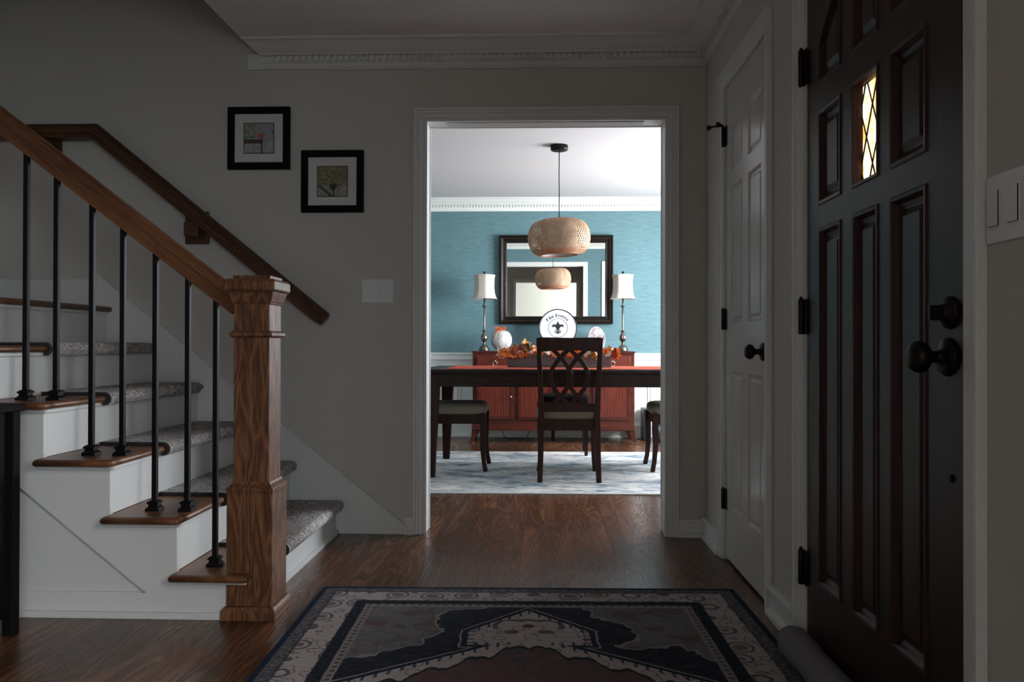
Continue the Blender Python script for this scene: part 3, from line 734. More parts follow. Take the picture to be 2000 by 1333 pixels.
# carpet tread covers
def carpet(n):
    x1 = nx(n)+.015; x0 = nx(n+1)-.026; z1_ = tz(n)+.0125; z0 = tz(n)-.039; th = .0122
    ya, yb = 3.06, 3.915 - (.02 if n == 4 else 0)
    r = (z1_-z0)/2; zc = (z1_+z0)/2; out = [(x0, z1_)]
    for k in range(13): a = PI/2-PI*k/12; out.append((x1-r+r*math.cos(a), zc+r*math.sin(a)))
    out.append((x1-r-.018, z0))
    inn = [(x, z) for x, z in out]; ri = r-th
    inn = [(x0, z1_-th)]
    for k in range(13): a = PI/2-PI*k/12; inn.append((x1-r+ri*math.cos(a), zc+ri*math.sin(a)))
    inn.append((x1-r-.018, z0+th))
    def strip(y0, y1, grow=0):
        mb = MB(); rings = []
        vs = []
        for yy in (y0, y1):
            for p in out: vs.append((p[0], yy, p[1]))
            for p in inn[::-1]: vs.append((p[0], yy, p[1]))
        L = len(out)*2; k = len(out)
        fs = [(i, (i+1) % L, L+(i+1) % L, L+i) for i in range(L)]
        for i in range(k-1): fs.append((i, i+1, L-2-i, L-1-i)); fs.append((L+i, L+i+1, 2*L-2-i, 2*L-1-i))
        mb.quadmesh(vs, fs, True); return mb
    t = thing('carpet_tread_cover', CL[n], 'stair carpet', (x1, ya, tz(n)+.0005), group='carpet covers on the stair treads')
    strip(ya+.012, yb).build('pile', CARPET, t)
    strip(ya, ya+.012).build('binding', FELT, t)
    strip(ya-.006, ya).build('edge_tape', BIND, t)
CL = {1: 'grey scroll-pattern carpet cover on the lowest stair tread behind the newel post', 2: 'grey scroll-pattern carpet cover on the second stair tread from the floor',
      3: 'grey scroll-pattern carpet cover on the third stair tread from the floor', 4: 'grey scroll-pattern carpet cover on the fourth stair tread from the floor',
      5: 'grey scroll-pattern carpet cover on the fifth tread, topmost one seen through the balusters'}
for n in range(1, 6): carpet(n)

# railing: newel, handrail, balusters
rl = thing('stair_railing', 'oak newel post and sloping handrail with black iron balusters on open side of stairs', 'railing', (-.975, 2.778, 0))
ncx, ncy = -.975, 2.775
def sq(mb, w, z0, z1, w2=None):
    w2 = w if w2 is None else w2
    a, b = w/2, w2/2
    mb.loft([[(ncx-a, ncy-a, z0), (ncx+a, ncy-a, z0), (ncx+a, ncy+a, z0), (ncx-a, ncy+a, z0)], [(ncx-b, ncy-b, z1), (ncx+b, ncy-b, z1), (ncx+b, ncy+b, z1), (ncx-b, ncy+b, z1)]], smooth=False)
    return mb
nw = sq(sq(MB(), .122, .44, 1.075), .156, .045, .425).build('newel_post', OAK, rl, .003)
m2 = MB(); sq(m2, .186, 0, .032); sq(m2, .186, .032, .045, .166); m2.build('base_moulding', OAK, nw, .003)
m2 = MB(); sq(m2, .156, .420, .432, .160); sq(m2, .160, .432, .441); sq(m2, .160, .441, .452, .136); sq(m2, .136, .452, .464, .126); m2.build('collar', OAK, nw, .002)
m2 = MB(); sq(m2, .128, .950, .956, .146); sq(m2, .146, .956, .968); sq(m2, .146, .968, .974, .128); m2.build('collar', OAK, nw, .002)
m2 = MB(); sq(m2, .124, 1.062, 1.070, .132); sq(m2, .132, 1.070, 1.105, .156); sq(m2, .172, 1.112, 1.142); sq(m2, .156, 1.105, 1.112, .172); sq(m2, .172, 1.142, 1.149, .160); sq(m2, .128, 1.149, 1.162); m2.build('cap', OAK, nw, .0025)
RS = .762; RA = math.atan(RS)
def rail_profile(hw_, hh_):
    # rounded handrail section (u sideways, v up)
    pts = [(-.5, -.5), (.5, -.5), (.5, -.28), (.42, -.18), (.42, -.05), (.5, .08), (.5, .25), (.40, .40), (.22, .48), (0, .5), (-.22, .48), (-.40, .40), (-.5, .25), (-.5, .08), (-.42, -.05), (-.42, -.18), (-.5, -.28)]
    return [(u*hw_*2, v*hh_*2) for u, v in pts]
def rail(pts, hw_, hh_):
    # path in an x-z plane; vertical sections at joints are mitred
    mb = MB(); pf = rail_profile(hw_, hh_); rings = []
    for i, (x, y, z) in enumerate(pts):
        if i == 0: d = Vector(pts[1])-Vector(pts[0]); nd = d.normalized(); m_ = nd; k = 1
        elif i == len(pts)-1: d = Vector(pts[-1])-Vector(pts[-2]); nd = d.normalized(); m_ = nd; k = 1
        else:
            d0 = (Vector(pts[i])-Vector(pts[i-1])).normalized(); d1_ = (Vector(pts[i+1])-Vector(pts[i])).normalized(); m_ = (d0+d1_).normalized(); k = 1/max(.3, m_.dot(d0))
        up = Vector((-m_.z, 0, m_.x)) if m_.x > 0 else Vector((m_.z, 0, -m_.x))
        rings.append([(x+up.x*v*k, y+u, z+up.z*v*k) for u, v in pf])
    return mb.loft(rings, smooth=False)
def rz_(x): return 1.085+RS*(-1.067-x)
rail([(-1.036, 2.785, rz_(-1.036)), (-2.35, 2.785, rz_(-2.35))], .031, .0385).build('handrail', OAKR, rl, .002)
BX = [(-1.126, 1), (-1.225, 2), (-1.340, 2), (-1.456, 3), (-1.566, 3), (-1.693, 4), (-1.802, 4)]
h0 = None
for x, n in BX:
    zb = tz(n); zt = rz_(x)-.035
    b = MB(); b.box(x-.0085, x+.0085, 2.785-.0085, 2.785+.0085, zb, zt); bo = b.build('baluster', BLACK, rl, .0015)
    s = MB()
    def sq2(w, z0, z1, w2): s.loft([[(x-w, 2.785-w, z0), (x+w, 2.785-w, z0), (x+w, 2.785+w, z0), (x-w, 2.785+w, z0)], [(x-w2, 2.785-w2, z1), (x+w2, 2.785-w2, z1), (x+w2, 2.785+w2, z1), (x-w2, 2.785+w2, z1)]], smooth=False)
    sq2(.024, zb, zb+.008, .024); sq2(.024, zb+.008, zb+.016, .016); sq2(.016, zb+.016, zb+.024, .016); sq2(.020, zb+.024, zb+.030, .020); sq2(.020, zb+.030, zb+.036, .011)
    s.build('shoe', BLACK, bo, .001)

# wall handrail
wr = thing('wall_handrail', 'dark oak handrail bracketed to the far wall, sloping then level at the left', 'handrail', (-1.6, 3.9, 1.5))
YR = 3.895
rail([(-1.055, YR, 1.062), (-2.18, YR, 1.972), (-3.2, YR, 1.972)], .028, .036).build('rail', OAKW, wr, .002)
m2 = MB(); m2.lathe([(.001, 0), (.030, .002), (.036, .010), (.036, .020), (.030, .028), (.02, .03)], (0, 0, 0), 20, 'x'); m2.xf(Matrix.Translation((-1.06, YR, 1.066)) @ Matrix.Rotation(RA+.02, 4, 'Y')); m2.build('end_cap', OAKW, wr)
for xb, z0, z1 in [(-1.694, 1.424, 1.585), (-2.44, 1.835, 1.945)]:
    m2 = MB(); m2.box(xb-.058, xb+.058, D-.02, D, z0, z1); m2.box(xb-.035, xb+.035, YR-.02, D-.02, z0+.03, min(z1, z0+.10)); m2.build('bracket', OAKW, wr, .003)

# ------------------------------------------------------------------ hall: cabinet edge, rug, draft stopper, pictures, switches
cb = thing('side_cabinet', 'black cabinet, its corner post and top edge cut off at the left frame edge', 'cabinet', (-2.0, 2.35, 0))
MB().box(-2.43, -1.662, 2.12, 2.575, .712, .735).build('top', CABD, cb, .004)
m2 = MB(); m2.box(-2.40, -1.685, 2.15, 2.535, .06, .712); m2.build('body', CABD, cb, .002)
for x in (-2.40, -1.703):
    for y in (2.14, 2.516): MB().box(x, x+.036, y, y+.036, 0, .712).build('post', CABD, cb, .003)

rg = MB(); NXr, NYr = 2, 2
c4 = [(-.775, 1.21), (.775, 1.21), (.775, -1.21), (-.775, -1.21)]
# slightly wavy-edged rug slab, pattern in its own material
m2 = MB(); n = 60; out = []
def edge(p, q, m_=24):
    return [(p[0]+(q[0]-p[0])*k/m_, p[1]+(q[1]-p[1])*k/m_) for k in range(m_)]
pts = edge(c4[3], c4[2])+edge(c4[2], c4[1])+edge(c4[1], c4[0])+edge(c4[0], c4[3])
rnd = random.Random(3)
m2.prism([(x, y) for x, y in pts], 0, .007, 'z')
ro = m2.build('entry_rug', RUG); ro.location = (RX+.012, 3.077-1.21, .0005); ro.rotation_euler = (0, 0, .021)
tag(ro, 'navy, ivory and rust medallion rug with navy border on the hall floor', 'rug')

# draft stopper along the foot of the front door
m2 = MB(); rings = []; L = 26
for k in range(L+1):
    t = k/L; y = 2.462-t*.95; r = .047*(1+.05*math.sin(t*21)+.03*math.sin(t*47+1))
    if k == 0: r = .038
    xc = .752-.0*t+.002*math.sin(t*9)
    ring = []
    for q in range(20):
        a = 2*PI*q/20; zz = .049+r*math.sin(a)*1.02; ring.append((xc+r*math.cos(a), y, max(.0085, zz)))
    rings.append(ring)
ring0 = [(.752+(p[0]-.752)*.6, 2.472, .049+(p[2]-.049)*.6) for p in rings[0]]
m2.loft([ring0]+rings); ds = m2.build('draft_stopper', GREYF)
tag(ds, 'grey fabric draft stopper lying along the foot of the dark front door', 'draft stopper')

def picture(x0, x1, z0, z1, art, label):
    t = thing('picture_frame', label, 'picture', ((x0+x1)/2, D, (z0+z1)/2), group='black framed prints on the stair wall'); fw = .034; y0 = D-.022
    m2 = MB(); m2.box(x0, x1, y0, D-.001, z0, z0+fw); m2.box(x0, x1, y0, D-.001, z1-fw, z1); m2.box(x0, x0+fw, y0, D-.001, z0+fw, z1-fw); m2.box(x1-fw, x1, y0, D-.001, z0+fw, z1-fw); m2.build('frame', FRAMEB, t, .002)
    MB().box(x0+fw-.002, x1-fw+.002, D-.012, D-.004, z0+fw-.002, z1-fw+.002).build('mat_board', MATB, t)
    cx, cz = (x0+x1)/2, (z0+z1)/2; a = .076
    p = MB().box(cx-a+.003, cx+a-.003, D-.0145, D-.0125, cz-a+.003, cz+a-.003).build('print', art, t)
    b = MB()
    for q in ((cx-a, cx-a+.003, cz-a, cz+a), (cx+a-.003, cx+a, cz-a, cz+a), (cx-a, cx+a, cz-a, cz-a+.003), (cx-a, cx+a, cz+a-.003, cz+a)): b.box(q[0], q[1], D-.0145, D-.012, q[2], q[3])
    b.build('print_border', FRAMEB, p)
picture(-1.542, -1.232, 1.793, 2.101, ART0, 'black-framed print with a red-topped tree, the upper left of two')
picture(-1.175, -.866, 1.579, 1.885, ART1, 'black-framed print of a dark tree on pale ground, the lower right of two')

def switch_plate(side, w0, a0, a1, z0, z1, n, label):
    t = thing('light_switch', label, 'light switch', (((a0+a1)/2, w0, (z0+z1)/2) if side == 'y' else (w0, (a0+a1)/2, (z0+z1)/2)), group='switch plates on the hall walls')
    def bx(m2, p, q, r, s_, d0, d1_):
        if side == 'y': m2.box(p, q, w0-d1_, w0-d0, r, s_)
        else: m2.box(w0-d1_, w0-d0, p, q, r, s_)
    m2 = MB(); bx(m2, a0, a1, z0, z1, 0, .006); m2.build('plate', PLATE, t, .0025)
    wd = (a1-a0)/n
    for k in range(n):
        c_ = a0+wd*(k+.5); h = (z1-z0)
        m2 = MB(); bx(m2, c_-.0165, c_+.0165, z0+h*.22, z1-h*.22, .005, .0085); r_ = m2.build('rocker', PLATE, t, .001)
        m2 = MB(); bx(m2, c_-.0145, c_+.0145, z0+h*.24, z0+h*.25, .0082, .0095); bx(m2, c_+.0085 if side == 'y' else c_-.0165, c_+.0105 if side == 'y' else c_-.0145, z0+h*.24, z1-h*.24, .0082, .0095); m2.build('slider', BRONZE if side == 'x' else PLATE, r_)
switch_plate('y', D, -.875, -.718, 1.134, 1.25, 3, 'white three-gang switch plate on the wall left of the doorway')
switch_plate('x', XW, 1.366, 1.482, 1.108, 1.228, 2, 'white two-gang switch plate beside the front door, at right frame edge')

# ------------------------------------------------------------------ dining room
dr = MB().box(-1.62, 1.62, -.985, .985, 0, .009).build('dining_rug', DRUG, None, .003); dr.location = (.2, 6.03, .0005); dr.rotation_euler = (0, 0, .012)
tag(dr, 'white rug with blue and teal streaks under the dining table', 'rug')
RZ = .0102

tb = thing('dining_table', 'long dark cherry dining table with square tapered legs on the streaked rug', 'table', (.2, 6.08, RZ))
tx0, tx1, ty0, ty1 = -.83, 1.24, 5.545, 6.615
MB().box(tx0, tx1, ty0, ty1, .732, .760).build('tabletop', DINEX, tb, .005)
m2 = MB(); m2.box(tx0+.05, tx1-.05, ty0+.035, ty0+.058, .640, .732); m2.box(tx0+.05, tx1-.05, ty1-.058, ty1-.035, .640, .732); m2.box(tx0+.04, tx0+.062, ty0+.05, ty1-.05, .640, .732); m2.box(tx1-.062, tx1-.04, ty0+.05, ty1-.05, .640, .732); m2.build('apron', DINEX, tb, .002)
def taper(mb, cx, cy, z0, z1, w0, w1, off=(0, 0)):
    a, b = w0/2, w1/2; x2, y2 = cx+off[0], cy+off[1]
    zs_ = z1-.12
    mb.loft([[(x2-a, y2-a, z0), (x2+a, y2-a, z0), (x2+a, y2+a, z0), (x2-a, y2+a, z0)], [(cx-b, cy-b, zs_), (cx+b, cy-b, zs_), (cx+b, cy+b, zs_), (cx-b, cy+b, zs_)], [(cx-b, cy-b, z1), (cx+b, cy-b, z1), (cx+b, cy+b, z1), (cx-b, cy+b, z1)]], smooth=False); return mb
for lx, s in ((-.742, -1), (1.152, 1)):
    for ly in (5.62, 6.54): taper(MB(), lx, ly, RZ, .7325, .052, .092, (s*.01, 0)).build('leg', DINE, tb, .003)

# dining chair (local frame, faces +y)
def superellipse(w, d, z, n=40, e=5, cx=0, cy=0):
    pts = []
    for k in range(n):
        a = 2*PI*k/n; c_, s_ = math.cos(a), math.sin(a)
        pts.append((cx+w*abs(c_)**(2/e)*(1 if c_ >= 0 else -1), cy+d*abs(s_)**(2/e)*(1 if s_ >= 0 else -1), z))
    return pts
def seat_cushion(w, d, z0, h, cy=0):
    prof = [(.93, 0), (.985, .08), (1.0, .25), (1.0, .5), (.975, .72), (.91, .87), (.78, .955), (.5, .99), (.2, 1.0)]
    return MB().loft([superellipse(w*s_, d*s_, z0+h*t, 48, 6 if s_ > .6 else 3, 0, cy) for s_, t in prof])
def make_chair(label, loc, rz):
    t = thing('dining_chair', label, 'chair', (0, 0, 0), 0, 'lattice-back chairs around the dining table')
    seat_cushion(.222, .222, .416, .082, .015).build('seat', SEAT, t)
    m2 = MB(); m2.box(-.185, .185, .195, .215, .345, .42); m2.box(-.185, .185, -.235, -.213, .345, .42); m2.box(-.205, -.185, -.22, .21, .345, .42); m2.box(.185, .205, -.22, .21, .345, .42); m2.build('seat_frame', DINE, t, .002)
    for sx in (-1, 1):
        # front leg: curved sabre shape
        pts = [(sx*.195, .215, .42), (sx*.195, .215, .30), (sx*.193, .212, .18), (sx*.197, .222, .07), (sx*.205, .236, 0)]
        MB().tube(pts, 0, rect=[(.042, .042), (.042, .042), (.036, .036), (.031, .031), (.032, .032)], up=Vector((0, 1, 0))).build('leg', DINE, t, .003)
        # rear leg and back post in one piece
        pts = [(sx*.197, -.262, 0), (sx*.192, -.243, .18), (sx*.188, -.232, .40), (sx*.190, -.236, .55), (sx*.199, -.252, .75), (sx*.207, -.275, .968)]
        MB().tube(pts, 0, rect=[(.034, .034), (.038, .040), (.040, .045), (.038, .036), (.034, .028), (.031, .024)], up=Vector((0, 1, 0))).build('rear_leg', DINE, t, .003)
    # crest rail with curved underside
    m2 = MB(); n = 16; poly = []
    for k in range(n+1): u = -1+2*k/n; poly.append((u*.205, .972-.004*(1-abs(u))))
    low_ = [(u, .888-.014*(abs(u)**2.5)*-1 - .0) for u in [1-2*k/n for k in range(n+1)]]
    for u, z in low_: poly.append((u*.196, .884-.012*abs(u)**2))
    m2.prism(poly, -.282, -.258); m2.build('crest_rail', DINE, t, .003)
    m2 = MB(); m2.box(-.182, .182, -.252, -.230, .470, .527); m2.build('lower_rail', DINE, t, .003)
    # interlaced lattice of four curved splats
    def ypos(z): return -.236-.036*((z-.5)/.4)
    for c_ in (-.060, .056):
        for sg in (-1, 1):
            pts = []
            for k in range(25):
                z = .515+.385*k/24; u = (z-.705)/.133
                w_ = .069*math.cos(u*PI/2) if abs(u) < 1 else -.069*PI/2*(abs(u)-1)*1.25
                pts.append((c_+sg*w_, ypos(z)-.002*sg, z))
            MB().tube(pts, 0, rect=(.029, .014), up=Vector((0, 1, 0))).build('splat', DINE, t, .002)
    t.location = loc; t.rotation_euler = (0, 0, rz)
    return t
ch = make_chair('dark lattice-back dining chair with taupe seat, back turned to the doorway', (.200, 5.697, RZ), 0)
def copy_chair(label, loc, rz):
    c_ = copy_tree(ch); c_.location = loc; c_.rotation_euler = (0, 0, rz); c_['label'] = label; return c_
copy_chair('taupe-seated dining chair at the left end of the table, back hidden by the jamb', (-.625, 6.075, RZ), -PI/2)
copy_chair('taupe-seated dining chair at the right end of the table, partly cut by the jamb', (1.055, 6.12, RZ), PI/2)
# backless stool on the far side
fs_ = thing('dining_stool', 'dark backless stool behind the table, seen through the chair back', 'stool', (.195, 6.92, RZ))
seat_cushion(.20, .19, .455, .060).xf(Matrix.Translation((.215, 6.94, 0))).build('seat', FLATB, fs_)
MB().box(-.02, .41, 6.75, 6.77, .395, .457).box(-.02, .41, 7.07, 7.09, .395, .457).box(-.02, 0, 6.75, 7.09, .395, .457).box(.39, .41, 6.75, 7.09, .395, .457).build('seat_frame', DINE, fs_, .002)
for x in (.002, .388):
    for y in (6.765, 7.075): taper(MB(), x, y, RZ, .456, .026, .036).build('leg', DINE, fs_, .002)

# runner on the table
m2 = MB(); nx_, ny_ = 40, 12; vs = []
for j in range(ny_+1):
    for i in range(nx_+1):
        x = -.66+1.76*i/nx_; y = 5.64+.86*j/ny_; z = .7612+.0030*abs(math.sin(i*.9+j*.7)*math.sin(i*.33+2)); vs.append((x, y, z+.001))
k = len(vs); vs += [(x, y, z-.0015) for x, y, z in vs]
fs = []
for j in range(ny_):
    for i in range(nx_):
        a = j*(nx_+1)+i; fs.append((a, a+1, a+nx_+2, a+nx_+1)); fs.append((k+a, k+a+nx_+1, k+a+nx_+2, k+a+1))
m2.quadmesh(vs, fs, True); rn = m2.build('table_runner', RUNNER); tag(rn, 'thin terracotta cloth runner spread along the dining table top', 'table runner')
# planter box centrepiece
pb = thing('planter_box', 'long grey wooden box holding autumn leaves at the centre of the table', 'planter', (.145, 6.10, .765))
bx0, bx1, by0, by1, bz0, bz1 = -.240, .532, 6.03, 6.18, .7655, .858
m2 = MB(); m2.box(bx0, bx1, by0, by0+.012, bz0, bz1); m2.box(bx0, bx1, by1-.012, by1, bz0, bz1); m2.box(bx0, bx0+.012, by0+.012, by1-.012, bz0, bz1); m2.box(bx1-.012, bx1, by0+.012, by1-.012, bz0, bz1); m2.box(bx0+.012, bx1-.012, by0+.012, by1-.012, bz0, bz0+.01); m2.build('box', BOXG, pb, .002)
# leaf arrangement (one garland; its leaves, berries and stems are parts)
ga_ = thing('autumn_garland', 'orange and rust leaf garland with berries filling the grey wooden box', 'leaf garland', (.145, 6.10, .84))
rnd = random.Random(11)
m2 = MB(); m2.box(bx0+.02, bx1-.02, by0+.02, by1-.02, .80, .852); m2.build('moss_bed', LEAF[4], ga_)
def leaf_mesh(mb, c_, sz, rot):
    # lobed leaf with a fold along the midrib and slight curl
    out = [(0, -.5), (.12, -.32), (.42, -.38), (.30, -.12), (.55, .10), (.24, .14), (.22, .34), (0, .62), (-.22, .34), (-.24, .14), (-.55, .10), (-.30, -.12), (-.42, -.38), (-.12, -.32)]
    vs = [Vector((0, .05, -.02))]+[Vector((x, y, .10*abs(x)+.16*(x*x+y*y))) for x, y in out]
    Mx = Matrix.Translation(c_) @ rot.to_matrix().to_4x4() @ Matrix.Scale(sz, 4)
    vs = [Mx @ v for v in vs]; n = len(out); nrm = (rot.to_matrix() @ Vector((0, 0, 1)))*.0006
    top = [tuple(v+nrm) for v in vs]; bot = [tuple(v-nrm) for v in vs]
    fs = [(0, 1+i, 1+(i+1) % n) for i in range(n)]+[(n+1, n+2+(i+1) % n, n+2+i) for i in range(n)]+[(1+i, n+2+i, n+2+(i+1) % n, 1+(i+1) % n) for i in range(n)]
    mb.quadmesh(top+bot, fs, False)
from mathutils import Euler
for k in range(98):
    u = rnd.random(); x = -.30+.88*u; front = rnd.random() < .55
    y = (6.02+rnd.random()*.03) if front else 6.05+rnd.random()*.12
    hump = .050*math.exp(-((x+.09)/.11)**2)+.012*math.exp(-((x-.47)/.09)**2)
    z = .868+rnd.random()*(.018+hump*1.25)-(.012 if front else 0)
    sz = .046+rnd.random()*.040; m2 = MB()
    if x < -.26 or x > .56: z = .862+rnd.random()*.02
    leaf_mesh(m2, (x, y, z), sz, Euler((PI/2+rnd.uniform(-.9, .5), rnd.uniform(-.9, .9), rnd.uniform(-.8, .8))))
    w_ = rnd.random(); mi = LEAF[0] if w_ < .42 else LEAF[1] if w_ < .56 else LEAF[2] if w_ < .80 else LEAF[3] if w_ < .92 else LEAF[4]
    m2.build('leaf', mi, ga_)
for k in range(5):
    bxk = -.27+.86*rnd.random(); m2 = MB(); p0 = Vector((bxk, 6.06, .86)); p1 = p0+Vector((rnd.uniform(-.06, .06), -.03, .04+rnd.random()*.02)); m2.tube([p0, (p0+p1)/2+Vector((0, 0, .01)), p1], .0016, 6)
    for q in range(4): m2.sphere(p1+Vector((rnd.uniform(-.02, .02), rnd.uniform(-.01, .01), rnd.uniform(-.015, .015))), .006, 6)
    m2.build('berry_sprig', BERRY, ga_)
# small white gourds and cotton bolls, each a thing
def gourd(x, y, z, r, label, mt=COTTON):
    m2 = MB(); prof = [(max(1e-4, r*math.sin(PI*i/14)*(1.0)), -r*.72*math.cos(PI*i/14)) for i in range(15)]
    m2.lathe(prof, (x, y, z), 32, flute=lambda a, h: .05*math.cos(a*8)); t = thing('mini_pumpkin', label, 'pumpkin', (x, y, z), group='small pumpkins in the leaf garland')
    m2.build('body', mt, t); MB().tube([(x, y, z+r*.62), (x+.003, y, z+r*.85), (x+.008, y-.002, z+r*1.1)], [.005, .004, .0035], 8).build('stem', LEAF[4], t)
gourd(-.158, 6.045, .871, .028, 'small cream pumpkin at the left end of the leaf garland')
gourd(-.068, 6.045, .876, .026, 'small cream pumpkin among orange leaves just left of the chair back')
gourd(.015, 6.10, .876, .024, 'small cream pumpkin in the garland hidden partly by the chair crest')
gourd(-.005, 6.012, .862, .017, 'tiny white boll hanging over the front rim of the grey box')
# glass votive with a yellow wax candle
vt = thing('votive_holder', 'small clear glass candle holder with yellow candle among the leaves', 'candle holder', (-.118, 6.06, .885))
m2 = MB(); m2.lathe([(.016, .880), (.018, .882), (.019, .935), (.0175, .935), (.0165, .885), (.001, .884)], (-.118, 6.06, 0), 24)
mg, gg, bb = mat('clear_glass', (.95, .97, .97), .03, 0, .5); bb.inputs['Transmission Weight'].default_value = .9; m2.build('glass', mg, vt)
MB().lathe([(.001, .886), (.0145, .886), (.0145, .908), (.001, .909)], (-.118, 6.06, 0), 20).build('candle', noisy('yellow_wax', (.85, .55, .10), .5, .05, 20, 0), vt)

# sideboard
sb = thing('sideboard', 'cherry sideboard with ribbon-striped doors and flared feet under the mirror', 'sideboard', (.13, 7.9, 0))
sx0, sx1, sy0, sy1 = -.645, .903, 7.66, 8.14
m2 = MB(); m2.box(sx0, sx1, sy0, sy1, .855, .873); m2.build('top', CHERRYF, sb, .004)
m2 = MB(); m2.box(sx0+.01, sx1-.01, sy0+.012, sy1, .175, .855); m2.build('body', CHERRYF, sb, .003)
m2 = MB(); m2.box(sx0+.006, sx1-.006, sy0+.002, sy1, .122, .178); m2.build('plinth', CHERRYF, sb, .004)
for i, (a, b_) in enumerate([(-.598, -.245), (-.205, .463), (.503, .858)]):
    dd = MB().box(a, b_, sy0+.001, sy0+.014, .722, .826).build('drawer', CHERRY, sb, .002)
    for hx in ([-.421] if i == 0 else [-.02, .28] if i == 1 else [.687]):
        m2 = MB(); m2.sphere((hx, sy0-.006, .779), .008, 8); m2.tube([(hx+.022*math.sin(q/14*2*PI), sy0-.010, .757+.022*math.cos(q/14*2*PI)) for q in range(14)], .0026, 8, closed=True); m2.build('ring_pull', CHROME, dd)
for a, b_, kx in [(-.598, -.245, -.268), (-.205, .122, .10), (.136, .463, .158), (.503, .858, .525)]:
    dd = MB().box(a, b_, sy0+.001, sy0+.014, .225, .700).build('door', CHERRY, sb, .002)
    m2 = MB(); fw = .03
    m2.box(a, b_, sy0-.004, sy0+.003, .225, .225+fw); m2.box(a, b_, sy0-.004, sy0+.003, .70-fw, .70); m2.box(a, a+fw, sy0-.004, sy0+.003, .225+fw, .70-fw); m2.box(b_-fw, b_, sy0-.004, sy0+.003, .225+fw, .70-fw); m2.build('door_frame', CHERRYF, dd, .001)
    m2 = MB(); m2.lathe([(.001, -.026), (.007, -.025), (.010, -.019), (.008, -.012), (.004, -.008), (.004, 0)], (kx, sy0, .441), 16, 'y'); m2.build('knob', CHROME, dd)
for s, x in ((-1, sx0+.03), (1, sx1-.03)):
    for y, sy_ in ((sy0+.03, -1), (sy1-.03, 1)):
        rings = []
        for k in range(7):
            t = k/6; z = .122*(1-t); o_ = .030*t*t; w_ = .040-.012*t+(.012 if k == 6 else 0)
            cx_, cy2 = x+s*(o_+.008), y+sy_*(o_*.6)
            if sy_ > 0: cy2 = y
            w2 = w_
            rings.append([(cx_-w2/2-(.018*(1-t) if s > 0 else 0), cy2-w2/2, z), (cx_+w2/2+(.018*(1-t) if s < 0 else 0), cy2-w2/2, z), (cx_+w2/2+(.018*(1-t) if s < 0 else 0), cy2+w2/2, z), (cx_-w2/2-(.018*(1-t) if s > 0 else 0), cy2+w2/2, z)])
        MB().loft(rings, smooth=False).build('foot', CHERRYF, sb, .002)
m2 = MB(); m2.box(.115, .150, 7.9, 7.93, 0, .122); m2.build('centre_support', DINE, sb, .002)
# power cord beneath the sideboard
cdp = [(-.37, 8.10, .12), (-.37, 8.08, .06), (-.35, 8.05, .02), (-.30, 8.02, .006), (-.24, 8.01, .008), (-.18, 8.01, .006), (-.13, 8.03, .012), (-.11, 8.06, .05), (-.10, 8.10, .12)]
tag(MB().tube(cdp, .0035, 8).build('power_cord', BLACK), 'thin black power cord looping on the floor beneath the sideboard', 'cord')

# table lamps
def make_lamp(x, y, label):
    t = thing('table_lamp', label, 'lamp', (0, 0, 0), 0, 'pewter lamps on the sideboard'); z0 = 0
    base = [(.050, 0), (.052, .006), (.052, .014), (.047, .020), (.046, .026), (.043, .036), (.034, .048), (.022, .056), (.014, .062), (.013, .070), (.018, .076), (.014, .082), (.014, .088)]
    MB().lathe(base, (0, 0, z0), 32).build('base', PEWTER, t)
    bulb = [(.014, .088), (.024, .100), (.031, .116), (.033, .132), (.029, .148), (.021, .162), (.013, .176), (.012, .190)]
    MB().lathe(bulb, (0, 0, z0), 48, flute=lambda a, h: .07*math.cos(a*10)*math.sin(PI*min(1, max(0, (h-.088)/.1)))).build('fluted_urn', PEWTER, t)
    col = [(.012, .188), (.030, .194), (.031, .197), (.012, .200), (.009, .206), (.0085, .415), (.012, .420), (.013, .432), (.024, .440), (.024, .443), (.010, .446), (.008, .452), (.008, .520)]
    MB().lathe(col, (0, 0, z0), 24).build('stem', PEWTER, t)
    # panelled bell shade: octagonal with concave flare
    prof = [(.126, .507), (.114, .530), (.104, .565), (.099, .610), (.098, .660), (.100, .705), (.106, .735), (.109, .741)]
    m2 = MB(); N = 64; rings = []
    def oct_(r, z): return [(r*(1-.055*abs(math.sin(4*(2*PI*k/N))))*math.cos(2*PI*k/N+.2), r*(1-.055*abs(math.sin(4*(2*PI*k/N))))*math.sin(2*PI*k/N+.2), z) for k in range(N)]
    rings = [oct_(r, z) for r, z in prof]; rin = [oct_(r-.003, z) for r, z in prof[::-1]]
    m2.loft(rings+rin+[rings[0]], caps=False); m2.build('shade', SHADE, t)
    m2 = MB(); m2.tube([(-.10, 0, .728), (.10, 0, .728)], .0018, 6); m2.tube([(0, -.10, .728), (0, .10, .728)], .0018, 6); m2.lathe([(.004, .52), (.004, .742)], (0, 0, 0), 8); m2.build('harp', PEWTER, t)
    m2 = MB(); m2.lathe([(.004, .740), (.011, .744), (.005, .748), (.004, .756), (.013, .762), (.014, .768), (.006, .774), (.002, .778)], (0, 0, 0), 16); m2.build('finial', BRONZE, t)
    t.location = (x, y, .8735); t['label'] = label; return t
lp = make_lamp(-.541, 7.90, 'pewter table lamp with ivory shade at the left end of the sideboard')
l2 = copy_tree(lp); l2.location = (.807, 7.90, .8735); l2['label'] = 'pewter table lamp with ivory shade at the right end of the sideboard'

